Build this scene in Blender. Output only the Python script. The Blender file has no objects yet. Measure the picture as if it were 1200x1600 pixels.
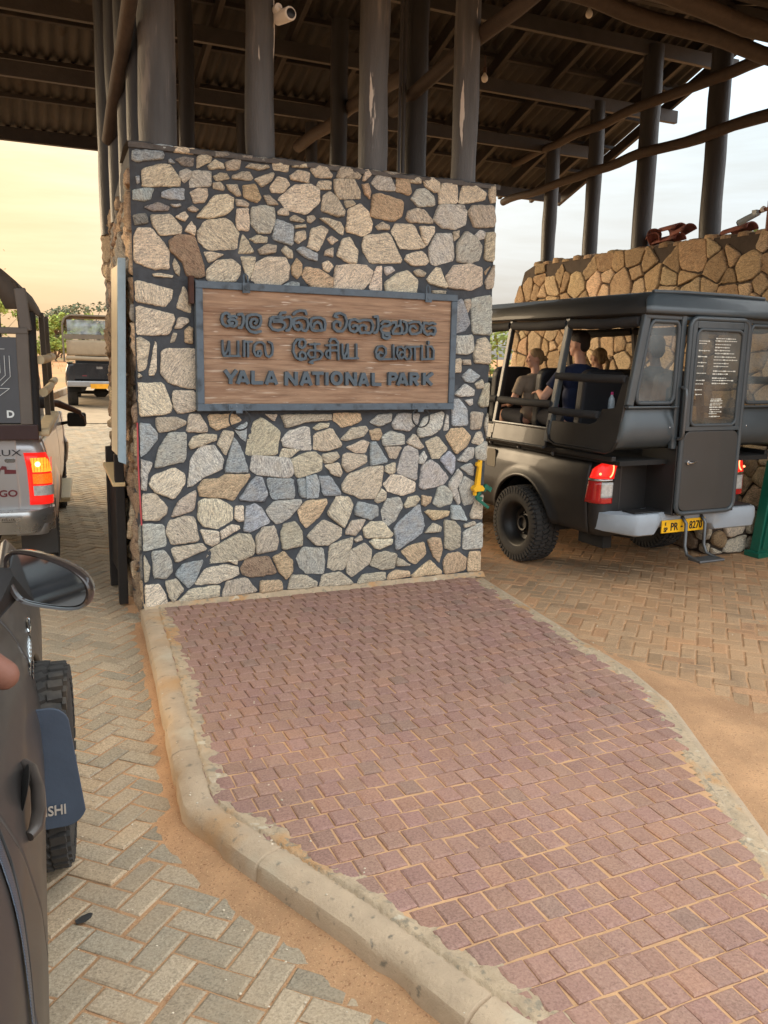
import bpy, bmesh, math, random
import numpy as np
from mathutils import Vector, Matrix, noise as mnoise
random.seed(7)
S = bpy.context.scene
COL = S.collection
R = math.radians
# ------------------------------------------------------------------ camera, sky, sun, exposure
cam_d = bpy.data.cameras.new("camera"); cam = bpy.data.objects.new("camera", cam_d); COL.objects.link(cam)
CAMLOC = Vector((-0.8562, -6.1926, 2.0))
yaw, pitch, roll = R(24.3869), R(-10.4987), R(1.2148)
fw = Vector((math.sin(yaw)*math.cos(pitch), math.cos(yaw)*math.cos(pitch), math.sin(pitch)))
rt = fw.cross(Vector((0, 0, 1))).normalized(); up = rt.cross(fw)
rt, up = rt*math.cos(roll)+up*math.sin(roll), up*math.cos(roll)-rt*math.sin(roll)
m = Matrix((rt, up, -fw)).transposed().to_4x4(); m.translation = CAMLOC
cam.matrix_world = m
cam_d.sensor_width = 36; cam_d.lens = 1306.44/1600*36; cam_d.clip_start = 0.05; cam_d.clip_end = 3000
S.camera = cam
SUN_AZ, SUN_EL = R(-38), R(13)          # azimuth measured from +Y towards +X
world = bpy.data.worlds.new("World"); S.world = world; world.use_nodes = True
wn = world.node_tree.nodes; wl = world.node_tree.links
bg = wn["Background"]; sky = wn.new("ShaderNodeTexSky"); sky.sky_type = 'NISHITA'; sky.sun_disc = False
sky.sun_elevation = SUN_EL; sky.sun_rotation = SUN_AZ; sky.air_density = 1.0; sky.dust_density = 3.0; sky.ozone_density = 1.0
hz_bw = wn.new("ShaderNodeRGBToBW"); wl.new(sky.outputs[0], hz_bw.inputs[0])
w_tc = wn.new("ShaderNodeTexCoord"); w_dot = wn.new("ShaderNodeVectorMath"); w_dot.operation = 'DOT_PRODUCT'; wl.new(w_tc.outputs["Generated"], w_dot.inputs[0])
w_dot.inputs[1].default_value = (math.sin(SUN_AZ), math.cos(SUN_AZ), 0)
w_r = wn.new("ShaderNodeValToRGB"); w_n = wn.new("ShaderNodeMath"); w_n.operation = 'MULTIPLY_ADD'; w_n.inputs[1].default_value = .5; w_n.inputs[2].default_value = .5; wl.new(w_dot.outputs["Value"], w_n.inputs[0]); wl.new(w_n.outputs[0], w_r.inputs[0])
w_r.color_ramp.elements[0].position = 0.0; w_r.color_ramp.elements[0].color = (1.5,1.52,1.54,1); w_r.color_ramp.elements[1].position = .99; w_r.color_ramp.elements[1].color = (1.10,.74,.35,1)
for w_pos, w_col in ((.35,(1.28,1.32,1.35,1)), (.52,(.84,.93,.97,1)), (.71,(.88,.92,.90,1)), (.875,(1.13,.88,.57,1))):
    w_q = w_r.color_ramp.elements.new(w_pos); w_q.color = w_col
w_m = wn.new("ShaderNodeMix"); w_m.data_type = 'RGBA'; w_m.blend_type = 'MULTIPLY'; w_m.inputs[0].default_value = 1
# overcast-like veil: compress the aureole and brighten towards the zenith
w_a = wn.new("ShaderNodeMath"); w_a.operation = 'ADD'; w_a.inputs[1].default_value = .8; wl.new(hz_bw.outputs[0], w_a.inputs[0])
w_d = wn.new("ShaderNodeMath"); w_d.operation = 'DIVIDE'; wl.new(hz_bw.outputs[0], w_d.inputs[0]); wl.new(w_a.outputs[0], w_d.inputs[1])
w_s = wn.new("ShaderNodeSeparateXYZ"); wl.new(w_tc.outputs["Generated"], w_s.inputs[0])
w_z = wn.new("ShaderNodeMapRange"); w_z.inputs[1].default_value = 0; w_z.inputs[2].default_value = 1; w_z.inputs[3].default_value = .88; w_z.inputs[4].default_value = 3.8; wl.new(w_s.outputs[2], w_z.inputs[0])
w_p = wn.new("ShaderNodeMath"); w_p.operation = 'MULTIPLY'; wl.new(w_d.outputs[0], w_p.inputs[0]); wl.new(w_z.outputs[0], w_p.inputs[1])
w_h = wn.new("ShaderNodeValToRGB"); wl.new(w_s.outputs[2], w_h.inputs[0]); w_h.color_ramp.elements[0].position = .06; w_h.color_ramp.elements[0].color = (1.05,.955,.88,1); w_h.color_ramp.elements[1].position = .34; w_h.color_ramp.elements[1].color = (.88,.98,1.06,1); w_k = w_h.color_ramp.elements.new(.62); w_k.color = (1.0,1.0,.98,1)
w_v = wn.new("ShaderNodeMix"); w_v.data_type = 'RGBA'; w_v.blend_type = 'MULTIPLY'; w_v.inputs[0].default_value = 1; wl.new(w_p.outputs[0], w_v.inputs[6]); wl.new(w_h.outputs[0], w_v.inputs[7])
wl.new(w_v.outputs[2], w_m.inputs[6]); wl.new(w_r.outputs[0], w_m.inputs[7])
# thin streaks of high cloud
w_mp = wn.new("ShaderNodeMapping"); w_mp.inputs["Scale"].default_value = (1.6, 1.6, 15); wl.new(w_tc.outputs["Generated"], w_mp.inputs[0])
w_no = wn.new("ShaderNodeTexNoise"); w_no.inputs["Scale"].default_value = 1.5; w_no.inputs["Detail"].default_value = 7; w_no.inputs["Roughness"].default_value = .6; w_no.inputs["Distortion"].default_value = .4; wl.new(w_mp.outputs[0], w_no.inputs[0])
w_cr = wn.new("ShaderNodeValToRGB"); wl.new(w_no.outputs[0], w_cr.inputs[0]); w_cr.color_ramp.elements[0].position = .34; w_cr.color_ramp.elements[0].color = (.90,.87,.84,1); w_cr.color_ramp.elements[1].position = .68; w_cr.color_ramp.elements[1].color = (1.08,1.10,1.13,1)
w_cm = wn.new("ShaderNodeMix"); w_cm.data_type = 'RGBA'; w_cm.blend_type = 'MULTIPLY'; w_cm.inputs[0].default_value = 1; wl.new(w_m.outputs[2], w_cm.inputs[6]); wl.new(w_cr.outputs[0], w_cm.inputs[7]); w_m = w_cm
w_x = wn.new("ShaderNodeMix"); w_x.data_type = 'RGBA'; w_x.inputs[0].default_value = 1.0      # the haze veils the clear-sky colour
wl.new(sky.outputs[0], w_x.inputs[6]); wl.new(w_m.outputs[2], w_x.inputs[7]); wl.new(w_x.outputs[2], bg.inputs[0]); bg.inputs[1].default_value = 0.15
sun_d = bpy.data.lights.new("sun", 'SUN'); sun = bpy.data.objects.new("sun", sun_d); COL.objects.link(sun)
sun_d.energy = 0.5; sun_d.angle = R(24); sun_d.color = (1.0, 0.78, 0.52)
to_sun = Vector((math.sin(SUN_AZ)*math.cos(SUN_EL), math.cos(SUN_AZ)*math.cos(SUN_EL), math.sin(SUN_EL)))
sun.rotation_euler = to_sun.to_track_quat('Z', 'Y').to_euler()
S.view_settings.view_transform = 'Standard'; S.view_settings.look = 'None'
S.view_settings.exposure = 2.85; S.view_settings.gamma = 1.0
S.cycles.max_bounces = 8; S.cycles.diffuse_bounces = 4; S.cycles.glossy_bounces = 4; S.cycles.transparent_max_bounces = 12

# ------------------------------------------------------------------ helpers
def lin(r, g, b):
    f = lambda c: (c/255/12.92) if c/255 <= .04045 else ((c/255+.055)/1.055)**2.4
    return (f(r), f(g), f(b))
MATS = {}
def mat(name, col, rough=.6, metal=0., var=.15, vs=6., bump=.0, bs=60., col2=None, c2amt=.5, attr=False, stretch=None,
        spots=None, spec=.5, coat=0., emit=None, es=1., alpha=1.):
    if name in MATS: return MATS[name]
    M = bpy.data.materials.new(name); M.use_nodes = True; MATS[name] = M
    n = M.node_tree.nodes; l = M.node_tree.links; b = n["Principled BSDF"]
    tc = n.new("ShaderNodeTexCoord"); mp = n.new("ShaderNodeMapping"); l.new(tc.outputs["Object"], mp.inputs[0])
    if stretch: mp.inputs["Scale"].default_value = stretch
    nz = n.new("ShaderNodeTexNoise"); nz.inputs["Scale"].default_value = vs; nz.inputs["Detail"].default_value = 7; nz.inputs["Roughness"].default_value = .62
    l.new(mp.outputs[0], nz.inputs[0])
    rp = n.new("ShaderNodeValToRGB"); l.new(nz.outputs[0], rp.inputs[0])
    rp.color_ramp.elements[0].position = .3; rp.color_ramp.elements[1].position = .7
    a = tuple(max(0, c*(1-var)) for c in col); c2 = col2 or tuple(min(1, c*(1+var)) for c in col)
    rp.color_ramp.elements[0].color = (*a, 1); rp.color_ramp.elements[1].color = (*c2, 1)
    out = rp.outputs[0]
    if spots:     # (colour, scale, threshold, softness)
        for (sc, ss, th, so) in spots:
            n2 = n.new("ShaderNodeTexNoise"); n2.inputs["Scale"].default_value = ss; n2.inputs["Detail"].default_value = 5
            l.new(mp.outputs[0], n2.inputs[0])
            r2 = n.new("ShaderNodeMapRange"); r2.inputs[1].default_value = th; r2.inputs[2].default_value = th+so; l.new(n2.outputs[0], r2.inputs[0])
            mx = n.new("ShaderNodeMix"); mx.data_type = 'RGBA'; l.new(r2.outputs[0], mx.inputs[0]); l.new(out, mx.inputs[6]); mx.inputs[7].default_value = (*sc, 1)
            out = mx.outputs[2]
    if attr:
        at = n.new("ShaderNodeAttribute"); at.attribute_name = "Col"
        mx = n.new("ShaderNodeMix"); mx.data_type = 'RGBA'; mx.blend_type = 'MULTIPLY'; mx.inputs[0].default_value = 1
        l.new(out, mx.inputs[6]); l.new(at.outputs[0], mx.inputs[7]); out = mx.outputs[2]
    l.new(out, b.inputs["Base Color"])
    b.inputs["Roughness"].default_value = rough; b.inputs["Metallic"].default_value = metal
    b.inputs["Specular IOR Level"].default_value = spec; b.inputs["Coat Weight"].default_value = coat
    if rough < .85:
        rr = n.new("ShaderNodeMapRange"); rr.inputs[3].default_value = max(.02, rough-.1); rr.inputs[4].default_value = min(1, rough+.12); l.new(nz.outputs[0], rr.inputs[0]); l.new(rr.outputs[0], b.inputs["Roughness"])
    if bump:
        nb = n.new("ShaderNodeTexNoise"); nb.inputs["Scale"].default_value = bs; nb.inputs["Detail"].default_value = 8; nb.inputs["Roughness"].default_value = .65
        l.new(mp.outputs[0], nb.inputs[0]); bp = n.new("ShaderNodeBump"); bp.inputs["Strength"].default_value = min(1, bump); bp.inputs["Distance"].default_value = .01
        l.new(nb.outputs[0], bp.inputs["Height"]); l.new(bp.outputs[0], b.inputs["Normal"])
    if emit:
        b.inputs["Emission Color"].default_value = (*emit, 1); b.inputs["Emission Strength"].default_value = es
    return M

def pts(*a): return [Vector(p) for p in a]
class MB:
    def __init__(s): s.v = []; s.f = []; s.c = []; s.uv = None
    def add(s, vs, fs, M=None, col=None):
        o = len(s.v)
        s.v.extend([(M @ Vector(p)) if M else Vector(p) for p in vs])
        s.f.extend([tuple(i+o for i in f) for f in fs]); s.c.extend([col]*len(fs)); return s
    def box(s, c, size, rot=None, col=None):
        x, y, z = (d/2 for d in size)
        vs = [(-x,-y,-z),(x,-y,-z),(x,y,-z),(-x,y,-z),(-x,-y,z),(x,-y,z),(x,y,z),(-x,y,z)]
        M = Matrix.Translation(c) @ (rot.to_4x4() if rot else Matrix.Identity(4))
        return s.add(vs, [(3,2,1,0),(4,5,6,7),(0,1,5,4),(1,2,6,5),(2,3,7,6),(3,0,4,7)], M, col)
    def beam(s, p0, p1, w, h, upv=(0,0,1)):
        p0, p1 = Vector(p0), Vector(p1); d = p1-p0; L = d.length; d.normalize()
        x = d.cross(Vector(upv))
        if x.length < 1e-4: x = d.cross(Vector((1,0,0)))
        x.normalize(); z = x.cross(d)
        M = Matrix((x, d, z)).transposed().to_4x4(); M.translation = (p0+p1)/2
        return s.add([M @ Vector(q) for q in [(-w/2,-L/2,-h/2),(w/2,-L/2,-h/2),(w/2,L/2,-h/2),(-w/2,L/2,-h/2),(-w/2,-L/2,h/2),(w/2,-L/2,h/2),(w/2,L/2,h/2),(-w/2,L/2,h/2)]],
                     [(3,2,1,0),(4,5,6,7),(0,1,5,4),(1,2,6,5),(2,3,7,6),(3,0,4,7)])
    def tube(s, path, r, n=8, closed=False, cap=True, flat=1.):
        P = [Vector(p) for p in path]; k = len(P); rs = r if isinstance(r, (list, tuple)) else [r]*k
        T = []
        for i in range(k):
            a = P[(i-1) % k] if (closed or i > 0) else P[i]; b = P[(i+1) % k] if (closed or i < k-1) else P[i]
            t = (b-a); T.append(t.normalized() if t.length > 1e-9 else Vector((0,0,1)))
        ref = Vector((0,0,1)) if abs(T[0].z) < .9 else Vector((1,0,0))
        x = T[0].cross(ref).normalized(); vs = []
        for i in range(k):
            x = (x - T[i]*x.dot(T[i]))
            if x.length < 1e-5: x = T[i].orthogonal()
            x.normalize(); y = T[i].cross(x)
            for j in range(n):
                a = 2*math.pi*j/n; vs.append(P[i] + x*math.cos(a)*rs[i] + y*math.sin(a)*rs[i]*flat)
        fs = []
        for i in range(k if closed else k-1):
            for j in range(n):
                a, b = i*n+j, i*n+(j+1) % n; c, d = ((i+1) % k)*n+(j+1) % n, ((i+1) % k)*n+j
                fs.append((a, b, c, d))
        if cap and not closed: fs += [tuple(reversed(range(n))), tuple(range((k-1)*n, k*n))]
        return s.add(vs, fs)
    def lathe(s, prof, n=24, M=None, cap=False):
        vs = []; fs = []; k = len(prof)
        for j in range(n):
            a = 2*math.pi*j/n
            for (r, z) in prof: vs.append((r*math.cos(a), r*math.sin(a), z))
        for j in range(n):
            for i in range(k-1): fs.append((j*k+i, ((j+1) % n)*k+i, ((j+1) % n)*k+i+1, j*k+i+1))
        if cap: fs += [tuple(j*k+k-1 for j in range(n)), tuple(reversed([j*k for j in range(n)]))]
        return s.add(vs, fs, M)
    def prism(s, poly, o, ux, uy, un, d0, d1):
        """polygon (u,v) in the frame o,ux,uy pushed from d0 to d1 along un"""
        o, ux, uy, un = map(Vector, (o, ux, uy, un)); n = len(poly)
        A = [o+ux*p[0]+uy*p[1]+un*d0 for p in poly]; B = [o+ux*p[0]+uy*p[1]+un*d1 for p in poly]
        return s.add(A+B, [tuple(range(n)), tuple(reversed(range(n, 2*n)))] + [(i, i+n, (i+1) % n+n, (i+1) % n) for i in range(n)])
    def grid(s, f, nu, nv, thick=None):
        vs = [f(i/nu, j/nv) for i in range(nu+1) for j in range(nv+1)]
        return s.add(vs, [(i*(nv+1)+j, (i+1)*(nv+1)+j, (i+1)*(nv+1)+j+1, i*(nv+1)+j+1) for i in range(nu) for j in range(nv)])
    def ell(s, c, r, rot=None, nu=16, nv=10):
        vs = []; fs = []
        for i in range(nv+1):
            t = math.pi*i/nv
            for j in range(nu):
                a = 2*math.pi*j/nu; vs.append((math.sin(t)*math.cos(a)*r[0], math.sin(t)*math.sin(a)*r[1], math.cos(t)*r[2]))
        for i in range(nv):
            for j in range(nu): fs.append((i*nu+j, (i+1)*nu+j, (i+1)*nu+(j+1) % nu, i*nu+(j+1) % nu))
        M = Matrix.Translation(c) @ (rot.to_4x4() if rot else Matrix.Identity(4))
        return s.add(vs, fs, M)
    def hull(s, ring_a, ring_b):
        n = len(ring_a)
        return s.add(list(ring_a)+list(ring_b), [tuple(range(n)), tuple(reversed(range(n, 2*n)))]+[(i, i+n, (i+1) % n+n, (i+1) % n) for i in range(n)])
    def build(s, name, m, parent=None, smooth=None, bevel=0, seg=2, solid=0, sub=0, fix=True, remesh=0, smoothit=0):
        me = bpy.data.meshes.new(name); me.from_pydata([tuple(p) for p in s.v], [], s.f); me.update()
        if fix:
            b = bmesh.new(); b.from_mesh(me)
            bmesh.ops.remove_doubles(b, verts=b.verts, dist=1e-5); bmesh.ops.recalc_face_normals(b, faces=b.faces); b.to_mesh(me); b.free()
        if any(c is not None for c in s.c) and not fix:
            at = me.color_attributes.new("Col", 'FLOAT_COLOR', 'CORNER'); arr = np.ones((len(me.loops), 4), np.float32)
            k = 0
            for p, c in zip(me.polygons, s.c):
                L = p.loop_total
                if c is not None: arr[k:k+L, :3] = c
                k += L
            at.data.foreach_set("color", arr.ravel())
        if s.uv is not None and not fix:
            uvl = me.uv_layers.new(name="UVMap"); vi = np.empty(len(me.loops), np.int32); me.loops.foreach_get("vertex_index", vi)
            uvl.data.foreach_set("uv", np.array(s.uv, np.float32)[vi].ravel())
        if smooth is not None:
            me.polygons.foreach_set("use_smooth", [True]*len(me.polygons)); me.set_sharp_from_angle(angle=R(smooth))
        me.materials.append(m)
        o = bpy.data.objects.new(name, me); COL.objects.link(o)
        if parent: o.parent = parent
        if remesh:
            d = o.modifiers.new("remesh", 'REMESH'); d.mode = 'VOXEL'; d.voxel_size = remesh; d.use_smooth_shade = True
            if smoothit: e = o.modifiers.new("smooth", 'SMOOTH'); e.factor = .5; e.iterations = smoothit
        if solid: d = o.modifiers.new("solid", 'SOLIDIFY'); d.thickness = abs(solid); d.offset = -1 if solid > 0 else 1
        if bevel: d = o.modifiers.new("bevel", 'BEVEL'); d.width = bevel; d.segments = seg; d.limit_method = 'ANGLE'; d.angle_limit = R(35); d.harden_normals = False
        if sub: d = o.modifiers.new("sub", 'SUBSURF'); d.levels = sub; d.render_levels = sub
        return o
def tag(o, label=None, cat=None, group=None, kind=None):
    if label: o["label"] = label
    if cat: o["category"] = cat
    if group: o["group"] = group
    if kind: o["kind"] = kind
    return o
def thing(name, label, cat, loc=(0,0,0), rz=0, group=None):
    o = bpy.data.objects.new(name, None); COL.objects.link(o); o.location = loc; o.rotation_euler = (0,0,rz); o.empty_display_size = .2
    return tag(o, label, cat, group)
def copy_tree(o, parent=None):
    c = o.copy(); COL.objects.link(c); c.parent = parent
    for ch in list(o.children): copy_tree(ch, c)
    return c
def rrect(x0, z0, x1, z1, r, n=5):
    out = []
    for (cx, cz, a0) in ((x1-r, z1-r, 0), (x0+r, z1-r, 90), (x0+r, z0+r, 180), (x1-r, z0+r, 270)):
        for k in range(n+1):
            a = R(a0+90*k/n); out.append((cx+r*math.cos(a), cz+r*math.sin(a)))
    return out
def text_mesh(txt, size, m, name, parent, M, extrude=.002, bold=0., sx=1., align='CENTER'):
    cu = bpy.data.curves.new(name, 'FONT'); cu.body = txt; cu.size = size; cu.extrude = extrude; cu.offset = bold; cu.align_x = align; cu.align_y = 'CENTER'
    cu.resolution_u = 3
    t = bpy.data.objects.new(name, cu); COL.objects.link(t)
    dg = bpy.context.evaluated_depsgraph_get(); me = bpy.data.meshes.new_from_object(t.evaluated_get(dg))
    bpy.data.objects.remove(t); me.name = name
    me.transform(M @ Matrix.Diagonal((sx, 1, 1, 1))); me.materials.clear(); me.materials.append(m)
    o = bpy.data.objects.new(name, me); COL.objects.link(o)
    if parent: o.parent = parent
    return o
def frame(o, ux, uy):   # matrix: local x->ux, y->uy, z->normal
    ux, uy = Vector(ux).normalized(), Vector(uy).normalized(); n = ux.cross(uy)
    M = Matrix((ux, uy, n)).transposed().to_4x4(); M.translation = Vector(o); return M
def pseg(px, py, ax, ay, bx, by):
    dx, dy = bx-ax, by-ay; t = max(0, min(1, ((px-ax)*dx+(py-ay)*dy)/(dx*dx+dy*dy+1e-12)))
    return math.hypot(px-ax-t*dx, py-ay-t*dy)
def dpoly(px, py, P): return min(pseg(px, py, *P[i], *P[i+1]) for i in range(len(P)-1))
def inside(px, py, P):
    c = False; j = len(P)-1
    for i in range(len(P)):
        if (P[i][1] > py) != (P[j][1] > py) and px < (P[j][0]-P[i][0])*(py-P[i][1])/(P[j][1]-P[i][1])+P[i][0]: c = not c
        j = i
    return c
def nz(x, y, z=0, s=1.): return mnoise.noise(Vector((x*s, y*s, z*s)))
def gz(x, y): return .03*max(0., min(y, 60)-5)

# ------------------------------------------------------------------ ground, roads, island
def lane_x(y): return -1.25+.08*(y)+(.0036*y*y if y > 0 else .0)
M_sand = mat("orange_sand", lin(198,154,114), rough=.95, var=.2, vs=3.5, bump=.9, bs=160, spots=[(lin(168,128,94), 1.2, .52, .2), (lin(164,118,84), 90, .58, .1), (lin(222,184,142), 140, .62, .05)])
M_dirt = mat("orange_dirt", lin(196,140,94), rough=.95, var=.2, vs=.4, bump=.4, bs=9, spots=[(lin(150,135,96), .25, .5, .15)])
xs = sorted(set([-600,-300,-150,-80,-50,-35]+[x for x in range(-28, 45, 2)]+[55,80,150,300,600])); ys = sorted(set([-60,-20]+[y for y in range(-10, 70, 2)]+[80,100,150,250,400,700]))
b = MB(); b.add([(x, y, gz(x, y)-.045+(.05*nz(x,y,0,.35) if y > 9 else 0)) for x in xs for y in ys], [(i*len(ys)+j, (i+1)*len(ys)+j, (i+1)*len(ys)+j+1, i*len(ys)+j+1) for i in range(len(xs)-1) for j in range(len(ys)-1)])
tag(b.build("ground", M_dirt, smooth=60, fix=False), kind="structure")

KL = [(-.02,0.02),(-.115,-1.2),(-.21,-2.2),(-.265,-2.86),(-.235,-3.03),(.10,-3.86),(.265,-4.36),(.46,-4.86)]          # island edge, left
KR = [(2.945,0.02),(2.80,-1.2),(2.67,-2.28),(2.535,-2.77),(1.94,-3.96),(1.45,-4.9)]
NOSE = [(.72,-5.22),(1.05,-5.3),(1.3,-5.15)]
ISL = KL+NOSE+KR[::-1]
H = .12
def offset_poly(P, d):
    out = []
    n = len(P)
    for i in range(n):
        a, p, c = Vector(P[i-1]), Vector(P[i]), Vector(P[(i+1) % n])
        t1 = (p-a).normalized(); t2 = (c-p).normalized(); n1 = Vector((-t1.y, t1.x)); n2 = Vector((-t2.y, t2.x)); q = (n1+n2); q.normalize()
        out.append(tuple(p+q*(d/max(.5, q.dot(n1)))))
    return out
# the island edge runs anticlockwise when seen from above, so +d moves inwards
ISLX = [(-.02,.35)]+KL+NOSE+KR[::-1]+[(2.945,.35)]
area = sum(ISL[i][0]*ISL[(i+1) % len(ISL)][1]-ISL[(i+1) % len(ISL)][0]*ISL[i][1] for i in range(len(ISL)))
sg = 1 if area > 0 else -1
def resample(P, step):
    out = [P[0]]
    for i in range(len(P)-1):
        a, c = Vector(P[i]), Vector(P[i+1]); n = max(1, int((c-a).length/step))
        for k in range(1, n+1): out.append(tuple(a+(c-a)*k/n))
    return out
M_kerb = mat("kerb_concrete", lin(184,162,136), rough=.92, var=.18, vs=5, bump=.6, bs=90, spots=[(lin(190,150,106), 2.2, .54, .16), (lin(128,118,102), 26, .62, .12), (lin(196,182,158), 3.1, .58, .16)])
edge = resample(KL+NOSE+KR[::-1], .06)
def kerb():
    b = MB(); prof = [(0.0,-.05),(0.0,.082),(.008,.100),(.030,.114),(.05,H+.001),(.105,H+.003),(.135,H-.006),(.14,-.02)]
    n = len(edge); rows = []; cum = 0
    for i, p in enumerate(edge):
        a = Vector(edge[max(0,i-1)]); c = Vector(edge[min(n-1,i+1)]); t = (c-a).normalized(); nn = Vector((-t.y, t.x))*sg
        if i: cum += (Vector(p)-Vector(edge[i-1])).length
        right = p[0] > 1.3 and p[1] > -5
        row = []
        for (d, z) in prof:
            if right: d *= .72; z = z*.82 if z > 0 else z
            w = nz(p[0]*6, p[1]*6, d*30)*.0035; ch = .0
            if d < .06 and nz(p[0]*3+5, p[1]*3, 3) > .34: ch = .018*(.06-d)/.06
            q = Vector(p)+nn*(d+ch+w); row.append((q.x, q.y, z+w*.7-(ch*.6 if z > .05 else 0)))
        rows.append(row)
    k = len(prof); cuts = set(int(i) for i in range(7, n, 16))
    for i in range(n-1):
        r0, r1 = rows[i], rows[i+1]
        if i in cuts:
            m0 = [Vector(a).lerp(Vector(c), .0) for a, c in zip(r0, r1)]; 
            m1 = [Vector(a).lerp(Vector(c), .12)+Vector((0,0,-.012)) for a, c in zip(r0, r1)]; m2 = [Vector(a).lerp(Vector(c), .24) for a, c in zip(r0, r1)]
            m1 = [q.lerp(Vector((sum(p.x for p in m1)/k, sum(p.y for p in m1)/k, q.z)), .08) for q in m1]
            seq = [m0, m1, m2, r1]
        else: seq = [r0, r1]
        for a, c in zip(seq, seq[1:]):
            b.add(list(a)+list(c), [(j, j+1, k+j+1, k+j) for j in range(k-1)])
    return b.build("kerb", M_kerb, smooth=32)
tag(kerb(), kind="structure")

def pave_mat(name, c1, c2, sand, bump=.5, dust=.55, dsc=1.1, grain=.75, stain=0):
    M = bpy.data.materials.new(name); M.use_nodes = True; n = M.node_tree.nodes; l = M.node_tree.links; p = n["Principled BSDF"]
    tc = n.new("ShaderNodeTexCoord"); a = n.new("ShaderNodeAttribute"); a.attribute_name = "Col"
    n1 = n.new("ShaderNodeTexNoise"); n1.inputs["Scale"].default_value = 90; n1.inputs["Detail"].default_value = 5; n1.inputs["Roughness"].default_value = .7; l.new(tc.outputs["Object"], n1.inputs[0])
    r1 = n.new("ShaderNodeValToRGB"); l.new(n1.outputs[0], r1.inputs[0]); r1.color_ramp.elements[0].position = .34; r1.color_ramp.elements[1].position = .66
    r1.color_ramp.elements[0].color = (*c1, 1); r1.color_ramp.elements[1].color = (*c2, 1)
    mx = n.new("ShaderNodeMix"); mx.data_type = 'RGBA'; mx.blend_type = 'MULTIPLY'; mx.inputs[0].default_value = 1; l.new(r1.outputs[0], mx.inputs[6]); l.new(a.outputs[0], mx.inputs[7])
    # aggregate grains
    v = n.new("ShaderNodeTexVoronoi"); v.inputs["Scale"].default_value = 170; l.new(tc.outputs["Object"], v.inputs[0])
    rv = n.new("ShaderNodeMapRange"); rv.inputs[1].default_value = .0; rv.inputs[2].default_value = .5; rv.inputs[3].default_value = .62; rv.inputs[4].default_value = 1.25
    sepv = n.new("ShaderNodeSeparateColor"); l.new(v.outputs["Color"], sepv.inputs[0]); l.new(sepv.outputs[0], rv.inputs[0])
    m2 = n.new("ShaderNodeMix"); m2.data_type = 'RGBA'; m2.blend_type = 'MULTIPLY'; m2.inputs[0].default_value = grain; l.new(mx.outputs[2], m2.inputs[6]); l.new(rv.outputs[0], m2.inputs[7])
    # wind-blown sand lying on the faces
    n2 = n.new("ShaderNodeTexNoise"); n2.inputs["Scale"].default_value = dsc; n2.inputs["Detail"].default_value = 9; n2.inputs["Roughness"].default_value = .68; l.new(tc.outputs["Object"], n2.inputs[0])
    r2 = n.new("ShaderNodeMapRange"); r2.inputs[1].default_value = .42; r2.inputs[2].default_value = .78; r2.inputs[4].default_value = dust; l.new(n2.outputs[0], r2.inputs[0])
    m3 = n.new("ShaderNodeMix"); m3.data_type = 'RGBA'; l.new(r2.outputs[0], m3.inputs[0]); l.new(m2.outputs[2], m3.inputs[6]); m3.inputs[7].default_value = (*sand, 1)
    if stain:      # oil drips and tyre grime
        n4 = n.new("ShaderNodeTexNoise"); n4.inputs["Scale"].default_value = 1.7; n4.inputs["Detail"].default_value = 6; n4.inputs["Roughness"].default_value = .7; l.new(tc.outputs["Object"], n4.inputs[0])
        r4 = n.new("ShaderNodeMapRange"); r4.inputs[1].default_value = .56; r4.inputs[2].default_value = .72; r4.inputs[4].default_value = stain; l.new(n4.outputs[0], r4.inputs[0])
        m4 = n.new("ShaderNodeMix"); m4.data_type = 'RGBA'; l.new(r4.outputs[0], m4.inputs[0]); l.new(m3.outputs[2], m4.inputs[6]); m4.inputs[7].default_value = (*lin(96,82,70), 1); m3 = m4
    l.new(m3.outputs[2], p.inputs["Base Color"]); p.inputs["Roughness"].default_value = .9; p.inputs["Specular IOR Level"].default_value = .3
    bp = n.new("ShaderNodeBump"); bp.inputs["Strength"].default_value = bump; bp.inputs["Distance"].default_value = .004; l.new(n1.outputs[0], bp.inputs["Height"]); l.new(bp.outputs[0], p.inputs["Normal"])
    return M
def paver(b, cx, cy, ang, L, W, z0, top, col, bev=.006, jit=.0):
    ca, sa = math.cos(ang), math.sin(ang)
    tilt = [random.uniform(-.0016,.0016) for _ in range(2)]
    def P(u, v, z): return (cx+u*ca-v*sa, cy+u*sa+v*ca, z+tilt[0]*u/L*2+tilt[1]*v/W*2)
    cs = [(-L/2,-W/2),(L/2,-W/2),(L/2,W/2),(-L/2,W/2)]
    cs = [(u+random.uniform(-jit,jit), v+random.uniform(-jit,jit)) for u, v in cs]
    ins = [(u*(1-2*bev*random.uniform(.8,1.8)/L), v*(1-2*bev*random.uniform(.8,1.8)/W)) for u, v in cs]
    vs = [P(u, v, z0) for u, v in cs]+[P(u, v, top-bev*.9) for u, v in cs]+[P(u, v, top) for u, v in ins]
    b.add(vs, [(0,1,5,4),(1,2,6,5),(2,3,7,6),(3,0,4,7),(4,5,9,8),(5,6,10,9),(6,7,11,10),(7,4,8,11),(8,9,10,11)], None, col)
inner = offset_poly(ISLX, sg*.155); inner2 = offset_poly(ISLX, sg*.13)
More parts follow.
